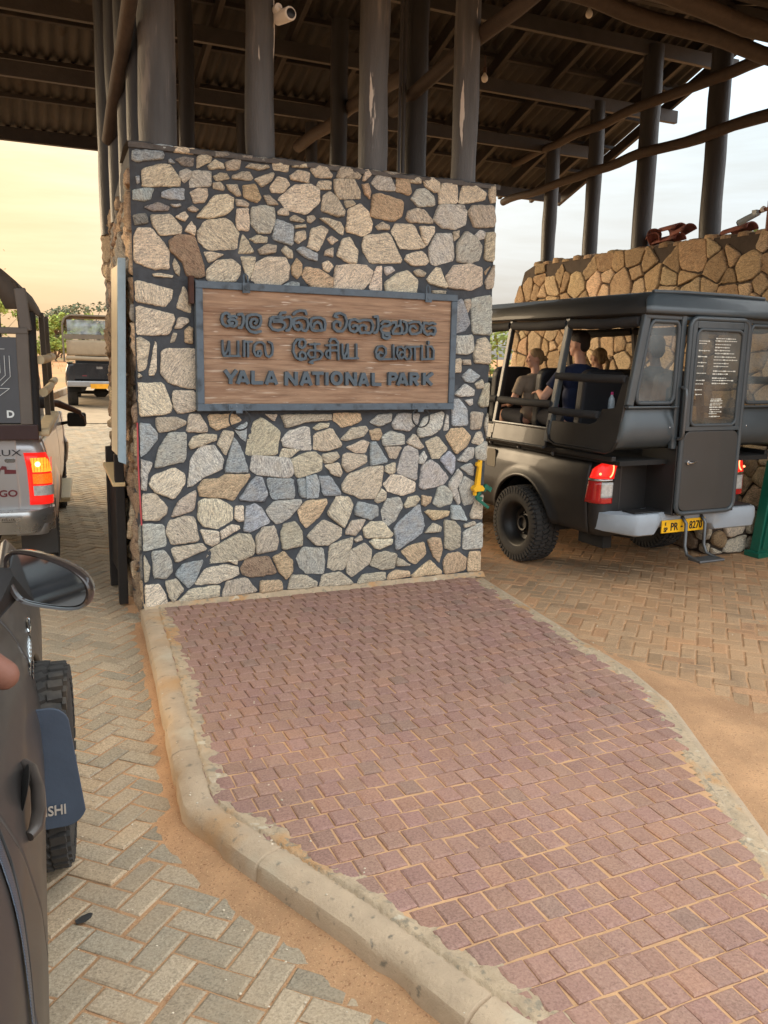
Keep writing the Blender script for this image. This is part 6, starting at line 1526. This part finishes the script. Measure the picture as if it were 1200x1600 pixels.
for y in (-.26, .32):
    b = MB(); b.beam((-.03,y,0), (-.03,y,1.20), .07, .06, (0,1,0)); b.build("post", M_dw, t, bevel=.006)
b = MB(); b.box((-.03,.03,.62), (.03,.54,.80)); b.build("panel", M_dw, t, bevel=.004)
b = MB(); b.hull([(-.085,-.30,.98),(.01,-.30,.98),(.01,.22,1.08),(-.10,.22,1.08)], [(-.085,-.30,.95),(.01,-.30,.95),(.01,.22,1.05),(-.10,.22,1.05)]); b.build("ledge", mat("cream_ledge", lin(226,196,146), rough=.6, var=.08), t, bevel=.004)
b = MB(); b.tube([(.0,.012,1.50),(-.004,.008,1.2),(.002,.006,.9),(.006,.006,.75)], .006, 6); tag(b.build("red_cable", mat("red_cable", lin(190,80,84), rough=.5)), "thin faded red cable running down the pillar's left front edge", "cable")
t = thing("barrier_latch", "yellow and green steel barrier latch bolted to the pillar's lower right edge", "barrier latch", (2.80,-.03,0)); t.scale = (.85,.85,.85); t.location.z = .14
M_yel = mat("yellow_paint", lin(240,182,24), rough=.45, var=.08, vs=10, spots=[(lin(170,120,40), 30, .7, .04)]); M_grn = mat("green_paint", lin(20,104,84), rough=.4, var=.15, vs=10)
b = MB(); b.prism([(-.02,.90),(.035,.90),(.045,1.185),(.018,1.19),(.016,1.17),(-.012,1.165),(-.014,1.13),(.008,1.12)], (0,0,0), (1,0,0), (0,0,1), (0,-1,0), -.01, .035); b.build("bar", M_yel, t, bevel=.004)
b = MB(); b.prism([(-.06,.905),(-.03,.935),(.045,.935),(.075,.90),(.06,.875),(-.045,.872)], (0,0,0), (1,0,0), (0,0,1), (0,-1,0), -.01, .06); b.tube([(-.02,-.02,.87),(-.02,-.02,.83)], .022, 8); b.build("base", M_yel, t, bevel=.005)
b = MB(); b.beam((.03,-.03,.87), (-.01,-.04,.80), .03, .035); b.beam((-.01,-.04,.805), (.13,-.05,.70), .022, .03); b.beam((.0,-.04,.80), (.06,-.03,.80), .03, .03); b.build("lever", M_grn, t, bevel=.004)
b = MB(); b.beam((.10,.0,.92), (.19,.02,.87), .03, .05); b.beam((.12,.0,.88), (.0,.03,.86), .025, .03); b.build("hook", M_grn, t, bevel=.004)
t = thing("boom_barrier", "dark green boom barrier stand with a yellow panel at the right edge", "barrier", (6.34,.06,0))
b = MB(); b.hull([(-.06,-.06,.02),(.08,-.06,.02),(.08,.06,.02),(-.06,.06,.02)], [(.06,-.06,1.02),(.20,-.06,1.02),(.20,.06,1.02),(.06,.06,1.02)]); b.box((.03,0,.03), (.24,.2,.06)); b.build("stand", M_grn, t, bevel=.01)
b = MB(); b.beam((-.02,-.075,.10), (.10,-.075,.98), .02, .03, (0,1,0)); b.build("rib", M_grn, t, bevel=.004)
b = MB(); b.hull([(.10,-.05,.16),(.42,-.05,.16),(.42,-.05,.62),(.22,-.05,.62),(.13,-.05,.36)], [(.10,.0,.16),(.42,.0,.16),(.42,.0,.62),(.22,.0,.62),(.13,.0,.36)]); b.build("panel", M_yel, t, bevel=.005)
b = MB(); b.tube([(.10,0,1.0),(.14,-.05,1.08),(.25,-.06,1.10)], .02, 8); b.build("hook", M_steel, t, smooth=60)
b = MB(); b.prism([(-.06,-.01),(-.02,-.03),(.03,-.022),(.055,.0),(.05,.018),(.0,.03),(-.05,.022)], (0,0,0), (1,0,0), (0,1,0), (0,0,1), 0, .003)
o = b.build("plastic_scrap", mat("dark_plastic", lin(54,54,54), rough=.5)); o.scale = (.6,.6,1); o.location = (-.70,-3.33,.003); o.rotation_euler = (0,0,.5); tag(o, "small dark flat scrap lying on the grey pavers beside the car", "litter")
rn = random.Random(11); b = MB()
for k in range(260):
    if rn.random() < .6: x, y = rn.uniform(-.8,.3), rn.uniform(-4.6,-.5); zz = .003
    else: x, y = rn.uniform(2,5.5), rn.uniform(-4,1); zz = .003
    if inside(x, y, ISL): zz = H+.002
    if x > 0 and 0 < y < 1.8 and x < 2.95: continue
    r_ = rn.uniform(.0018,.006); b.ell((x, y, zz), (r_, r_*rn.uniform(.6,1), r_*.6), None, 6, 4)
tag(b.build("grit", mat("pale_grit", lin(206,192,170), rough=.9, var=.3, vs=30), smooth=60), kind="stuff")
for lab, (lx, ly, lz), cap, liq in (("clear water bottle with a pink cap in the rear seat-back pocket", (-.37,-.60,1.50), lin(220,60,130), (.85,.9,.95)), ("pink-labelled water bottle hanging behind the front seat in the dark truck", (-.50,.07,1.44), lin(224,66,140), (.9,.6,.78))):
    w = TRK.matrix_basis @ Vector((lx, ly, lz)); t = thing("water_bottle", lab, "bottle", w, .3)
    b = MB(); b.lathe([(.001,0),(.03,.0),(.033,.01),(.031,.04),(.033,.05),(.031,.06),(.033,.07),(.031,.08),(.033,.09),(.033,.13),(.028,.16),(.014,.185),(.013,.20)], 16); b.build("bottle_body", mat("bottle_plastic" if liq[0] < .88 else "pink_bottle_plastic", lin(176,190,200) if liq[0] < .88 else lin(206,84,146), rough=.12, var=.3, vs=30, coat=.5), t, smooth=50)
    b = MB(); b.lathe([(.001,.222),(.015,.221),(.016,.2),(.016,.195)], 12); b.build("cap", mat("pink_cap", cap, rough=.4), t, smooth=40)

# ------------------------------------------------------------------ people
def skin(name, c): return mat(name, lin(*c), rough=.55, var=.06, vs=30, bump=.08, bs=150, spec=.4)
def taper(b, p, q, r0, r1, n=12):
    p, q = Vector(p), Vector(q); b.tube([p, p.lerp(q,.33), p.lerp(q,.7), q], [r0, r0*.98+(r1-r0)*.2, r0+(r1-r0)*.65, r1], n); b.ell(p, (r0,)*3, None, 10, 8); b.ell(q, (r1,)*3, None, 10, 8)
def hand(b, w, d, nrm, s=1., curl=.5):
    """w wrist, d towards the fingers, nrm back of the hand"""
    w, d, nrm = Vector(w), Vector(d).normalized(), Vector(nrm); nrm = (nrm-d*nrm.dot(d)).normalized(); sd = d.cross(nrm)
    M = Matrix((sd, d, nrm)).transposed()
    b.ell(w+d*.045*s, (.038*s,.052*s,.017*s), M, 12, 8)
    for k, (o, L, r_) in enumerate(((-.030,.070,.0085),(-.010,.080,.009),(.010,.074,.0088),(.029,.058,.0078))):
        p = w+d*.088*s+sd*o*s; u = d
        for seg, f in enumerate((.45,.32,.23)):
            u = (u - nrm*curl*(.30+.28*seg)).normalized(); q = p+u*L*f*s; b.tube([p, q], [r_*s*(1-.08*seg), r_*s*(.92-.08*seg)], 8); b.ell(q, (r_*s*.92,)*3, None, 8, 6); p = q
    p = w+d*.025*s-sd*.032*s; q = p+(d*.6-sd*.7-nrm*.3)*.04*s; r2 = q+(d*.9-sd*.2-nrm*.3)*.034*s; b.tube([p, q, r2], [.012*s,.0105*s,.008*s], 8); b.ell(r2, (.008*s,)*3, None, 8, 6)
def person(lab, loc, rz, sc, skinc, shirtc, hairc, hair, arms, headyaw=0., pitch_=0., lean=0., group=None, shorts=(50,50,56), legs=True, sleeve=.62):
    t = thing("person", lab, "person", loc, rz, group)
    sk = skin("skin_%d_%d_%d" % skinc, skinc); b = MB(); S_ = sc
    V = lambda x, y, z: Vector((x*S_, (y+lean*z)*S_, z*S_))
    hc = V(0,.02,.71); HR = Matrix.Rotation(headyaw,3,'Z') @ Matrix.Rotation(pitch_,3,'X'); H_ = lambda x, y, z: hc+HR @ Vector((x*S_, y*S_, z*S_))
    b.ell(H_(0,-.008,.02), (.074*S_,.092*S_,.098*S_), HR, 20, 14); b.ell(H_(0,.03,-.05), (.056*S_,.058*S_,.062*S_), HR, 16, 10); b.ell(H_(0,.062,-.088), (.028*S_,.024*S_,.02*S_), HR, 12, 8)
    b.tube([H_(0,.084,.015), H_(0,.104,-.022), H_(0,.094,-.032)], [.009*S_,.014*S_,.012*S_], 8); b.ell(H_(0,.085,-.055), (.024*S_,.012*S_,.009*S_), HR, 10, 6); b.ell(H_(0,.082,.022), (.05*S_,.014*S_,.012*S_), HR, 10, 6)
    for sx in (-1, 1): b.ell(H_(sx*.076,-.004,-.012), (.010*S_,.02*S_,.03*S_), HR, 10, 8); b.ell(H_(sx*.034,.075,-.015), (.018*S_,.016*S_,.02*S_), HR, 10, 6)
    b.tube([V(0,-.015,.50), V(0,-.01,.56), hc-Vector((0,0,.06*S_))], [.062*S_,.052*S_,.05*S_], 14)
    b.ell(V(0,0,.40), (.165*S_,.10*S_,.14*S_), None, 18, 12); b.ell(V(0,.0,.22), (.14*S_,.10*S_,.18*S_), None, 18, 12); b.ell(V(0,0,.05), (.165*S_,.12*S_,.11*S_), None, 18, 12)
    for (sh, el, wr, sgn, hd, hn) in arms:
        sh, el, wr = V(*sh), V(*el), V(*wr); taper(b, sh, el, .050*S_, .040*S_); taper(b, el, wr, .041*S_, .027*S_); hand(b, wr, Vector(hd), Vector(hn), S_)
    if legs:
        for sx in (-1, 1): taper(b, V(sx*.10,.02,.0), V(sx*.12,.44,.03), .082*S_, .058*S_); taper(b, V(sx*.12,.44,.03), V(sx*.12,.42,-.36), .055*S_, .036*S_); b.ell(V(sx*.12,.47,-.39), (.04*S_,.10*S_,.035*S_))
    b.build("body", sk, t, remesh=.0085*S_, smoothit=2)
    b = MB(); b.ell(V(0,-.0,.40), (.185*S_,.118*S_,.145*S_), None, 18, 12); b.ell(V(0,0,.22), (.158*S_,.118*S_,.20*S_), None, 18, 12); b.ell(V(0,0,.06), (.178*S_,.132*S_,.12*S_), None, 18, 12); b.tube([V(0,-.01,.47), V(0,-.012,.535)], [.10*S_,.062*S_], 14)
    for (sh, el, wr, sgn, hd, hn) in arms:
        sh, el = V(*sh), V(*el); b.ell(sh, (.066*S_,)*3, None, 12, 10); e = sh.lerp(el, sleeve); b.tube([sh, sh.lerp(el,.3), e], [.066*S_,.064*S_,.062*S_], 14); b.tube([V(0,0,.44), sh], [.09*S_,.066*S_], 12)
    b.build("shirt", mat("cloth_%d_%d_%d" % shirtc, lin(*shirtc), rough=.85, var=.12, vs=9, bump=.3, bs=40), t, remesh=.0095*S_, smoothit=2)
    if legs:
        b = MB()
        for sx in (-1, 1): b.tube([V(sx*.09,-.02,.0), V(sx*.11,.2,.02), V(sx*.12,.40,.03)], [.11*S_,.092*S_,.08*S_], 14)
        b.build("shorts", mat("cloth_%d_%d_%d" % shorts, lin(*shorts), rough=.85, var=.1), t, remesh=.011*S_, smoothit=2)
    hm = mat("hair_%d_%d_%d" % hairc, lin(*hairc), rough=.5, var=.35, vs=18, bump=.8, bs=60, stretch=(6,1,1)); b = MB()
    if hair == 'short':
        b.ell(H_(0,-.014,.045), (.078*S_,.094*S_,.086*S_), HR, 18, 12); b.ell(H_(0,.03,.098), (.06*S_,.06*S_,.036*S_), HR, 14, 8); b.ell(H_(0,-.055,.0), (.064*S_,.05*S_,.07*S_), HR, 14, 10)
        for k in range(16): a = k*2.4; b.tube([H_(.05*math.cos(a)*.9, .02+.05*math.sin(a), .10), H_(.055*math.cos(a), .03+.055*math.sin(a), .122+.008*math.sin(k))], [.016*S_,.004*S_], 6)
    elif hair == 'thick':
        b.ell(H_(0,-.018,.04), (.088*S_,.104*S_,.092*S_), HR, 18, 12); b.ell(H_(0,-.06,-.02), (.074*S_,.055*S_,.08*S_), HR, 14, 10)
    else:
        b.ell(H_(0,-.02,.034), (.081*S_,.098*S_,.088*S_), HR, 18, 12); b.ell(H_(0,-.062,-.015), (.066*S_,.046*S_,.068*S_), HR, 14, 10)
        if hair == 'bun':
            b.ell(H_(0,-.118,-.008), (.034*S_,.032*S_,.034*S_), HR, 12, 8); b.ell(H_(.012,-.140,-.022), (.022*S_,.022*S_,.026*S_), HR, 10, 8)
            for k in range(5): b.tube([H_(-.02+.01*k,-.125,-.01), H_(-.03+.016*k,-.165,-.01-.012*(k % 3))], [.010*S_,.003*S_], 6)
        else:
            b.ell(H_(0,-.115,.0), (.026*S_,.024*S_,.026*S_), HR, 12, 8); b.tube([H_(0,-.115,.0), H_(.004,-.145,-.05), H_(.008,-.135,-.13), H_(.012,-.125,-.19)], [.02*S_,.032*S_,.028*S_,.008*S_], 10)
    b.build("hair", hm, t, remesh=.007*S_, smoothit=1)
    em = mat("eye_dark", lin(40,34,30), rough=.2)
    for sx in (-1, 1):
        b = MB(); b.ell(H_(sx*.031,.083,-.008), (.010*S_,.006*S_,.006*S_), HR, 10, 6); b.build("eye", em, t, smooth=60)
    return t
def tr(x, y, z): return TRK.matrix_basis @ Vector((x, y, z))
TRK.matrix_basis = Matrix.Translation(TRK.location) @ Matrix.Rotation(TRK.rotation_euler.z, 4, 'Z')
rz0 = TRK.rotation_euler.z
def arm(sx, el, wr, hd=(0,1,0), hn=(0,0,1)): return ((sx*.185,-.0,.44), el, wr, sx, hd, hn)
fwd = [arm(-1,(-.26,.06,.20),(-.16,.28,.14)), arm(1,(.26,.06,.20),(.16,.28,.14))]
person("short-haired man in a navy T-shirt in the dark truck, elbow over the side", tr(-.50,-.26,1.42), rz0, 1.04, (206,158,134), (30,40,70), (46,36,32), 'short',
       [arm(-1,(-.33,.08,.22),(-.22,.30,.26),(.6,.8,0)), arm(1,(.27,.06,.20),(.16,.28,.14))], headyaw=.35, lean=.0)
person("blonde person with a small bun looking out left from the dark truck", tr(-.52,.42,1.40), rz0, .87, (214,164,138), (150,134,116), (168,138,98), 'bun', fwd, headyaw=1.25, pitch_=-.1)
person("blonde person with a ponytail seen from behind between the man and the far window", tr(.30,.40,1.41), rz0, .89, (214,164,138), (150,134,120), (172,140,96), 'pony', fwd, headyaw=.2)
person("dark-haired person in a dark shirt behind the truck's left rear window", tr(.44,-.28,1.42), rz0, 1.02, (120,84,66), (64,66,70), (26,22,22), 'thick', fwd, headyaw=-.1)
SLV.matrix_basis = Matrix.Translation(SLV.location) @ Matrix.Rotation(SLV.rotation_euler.z, 4, 'Z')
person("driver of the silver truck with one bare dark arm hanging out of the window", SLV.matrix_basis @ Vector((.44,1.70,.98)), SLV.rotation_euler.z, 1.03, (88,60,47), (70,70,76), (20,18,18), 'short',
       [arm(-1,(-.24,.20,.24),(-.14,.42,.36)), ((.19,0,.44), (.44,.22,.41), (.66,.30,.31), 1, (.55,.25,-.8), (.8,.1,.55))], legs=True)
CAR.matrix_basis = Matrix.Translation(CAR.location) @ Matrix.Rotation(CAR.rotation_euler.z, 4, 'Z')
person("person riding in the dark car, bent bare elbow resting on the window ledge", CAR.matrix_basis @ Vector((-.455,.60,.855)), CAR.rotation_euler.z, 1.0, (128,88,74), (150,156,166), (24,20,20), 'short',
       [arm(-1,(-.24,.20,.22),(-.10,.42,.26)), ((.19,.02,.44), (.375,.07,.275), (.24,.30,.33), 1, (-.8,.6,.05), (.1,.3,.95))], sleeve=.45)

# ------------------------------------------------------------------ trees and bushes
def leafmat(name, c, c2): 
    M = mat(name, lin(*c), rough=.7, var=.25, vs=1.2, col2=lin(*c2), attr=True); return M
LEAFV = {}
def foliage(b, centres, n, size, rn, flat=1.):
    for _ in range(n):
        c, r = rn.choice(centres); 
        while True:
            d = Vector((rn.uniform(-1,1), rn.uniform(-1,1), rn.uniform(-1,1)))
            if .25 < d.length < 1: break
        p = Vector(c)+Vector((d.x*r, d.y*r, d.z*r*flat)); s = size*rn.uniform(.6,1.4)
        ax = Vector((rn.gauss(0,1), rn.gauss(0,1), rn.gauss(0,.6))).normalized(); w = ax.cross(Vector((rn.gauss(0,1), rn.gauss(0,1), rn.gauss(0,1)))).normalized()
        g = rn.uniform(.6,1.25)
        b.add([p-ax*s, p+w*s*.45, p+ax*s, p-w*s*.45], [(0,1,2,3)], None, (g, g*rn.uniform(.94,1.04), g*.92))
def tree(name, lab, cat, x, y, h, r, lm, rn, n=1400, size=.14, flat=.6, trunk_r=.12, group=None, clumps=14, base=.35):
    z0 = gz(x, y)-.05; t = thing(name, lab, cat, (x,y,z0), 0, group); b = MB(); cs = []
    mt = mat("bark_brown", lin(104,88,70), rough=.9, var=.25, vs=8, bump=.6, bs=30)
    b.tube([(0,0,0),(.1*r*rn.uniform(-1,1),.05,h*base*.6),(.15*r*rn.uniform(-1,1),0,h*base)], [trunk_r,trunk_r*.8,trunk_r*.65], 10)
    top = Vector((0,0,h*base))
    for k in range(clumps):
        a = rn.uniform(0, 6.28); rr_ = r*math.sqrt(rn.uniform(.03,1))*.85; zz = h*rn.uniform(base+.12, .97)-(rr_/r)**2*h*.12
        c = Vector((rr_*math.cos(a), rr_*math.sin(a), zz)); cs.append((c, r*rn.uniform(.20,.36)))
        b.tube([top, top.lerp(c,.5)+Vector((0,0,.06*h)), c], [trunk_r*.45,trunk_r*.25,trunk_r*.08], 6)
    b.build("trunk", mt, t, smooth=60)
    b = MB(); foliage(b, cs, n, size, rn, flat); b.build("crown", lm, t, fix=False); return t
L1 = leafmat("light_green_leaves", (138,158,66), (180,190,96)); L2 = leafmat("haze_greyed_leaves", (96,108,82), (122,132,102)); L3 = leafmat("fresh_green_leaves", (128,150,70), (164,178,96))  # L2 leaves lightened and greyed: distance haze put into their colour
rn = random.Random(5)
for lab, x, y, h, r in (("bright green bush at the left end of the thicket behind the silver truck",1.7,53,2.9,1.1),("bright green bush just left of the distant pickup",2.75,55,3.1,1.2),("low yellowish bush at the foot of the thicket",2.2,50,1.7,1.0),("large green bush seen through the silver truck's hood",-1.5,48,3.4,2.2),("green bush hidden behind the distant pickup",5.2,56,3.0,1.8),("green bush further right behind the pillar",9.5,52,3.2,2.0)):
    tree("bush", lab, "bush", x, y, h, r, L1, rn, n=1500, size=.13, flat=.8, base=.12, trunk_r=.07, group="bushes beyond the left lane")
for lab, x, y, h, r in (("broad grey-green tree with gaps in its crown above the distant pickup",8.2,92,5.3,4.6),("rounded grey-green tree on the skyline left of the distant pickup",4.0,95,4.6,3.0),("distant grey-green tree behind the silver truck",-4.0,90,5.0,4.0),("small distant tree between the two skyline trees",6.0,110,4.4,2.6),("distant tree beyond the pillar",16,95,5.4,4.5)):
    tree("savanna_tree", lab, "tree", x, y, h, r, L2, rn, n=2600, size=.19, flat=.45, base=.4, trunk_r=.2, clumps=22, group="trees on the skyline")
tree("thorn_tree", "sparse thorny tree whose bare twigs show above the silver truck", "tree", -2.6, 14, 4.6, 2.1, leafmat("dry_leaves", (150,136,100), (176,160,120)), rn, n=420, size=.035, flat=.8, base=.45, trunk_r=.1, clumps=34)
tree("young_tree", "small fresh green tree showing over the right stone wall", "tree", 9.2, 3.1, 4.2, .95, L3, rn, n=900, size=.06, flat=.8, base=.5, trunk_r=.06)
tree("bush", "bushy shrub beyond the wall's far end, seen through the dark truck", "bush", 8.9, 9.5, 2.6, 1.5, L3, rn, n=1600, size=.07, flat=.9, base=.15, trunk_r=.06)
b = MB(); rn = random.Random(8)
for k in range(1600):
    x, y = rn.uniform(-30,40), rn.uniform(34,66)
    if abs(x-lane_x(y)) < 2.6: continue
    z = gz(x, y)-.03; h = rn.uniform(.08,.28); w = rn.uniform(.01,.03); a = rn.uniform(0,3.14)
    b.add([(x-w*math.cos(a), y-w*math.sin(a), z), (x+w*math.cos(a), y+w*math.sin(a), z), (x+rn.uniform(-.08,.08), y, z+h)], [(0,1,2)])
tag(b.build("dry_grass", mat("dry_grass", lin(170,150,98), rough=.9, var=.2, vs=1), fix=False), kind="stuff")
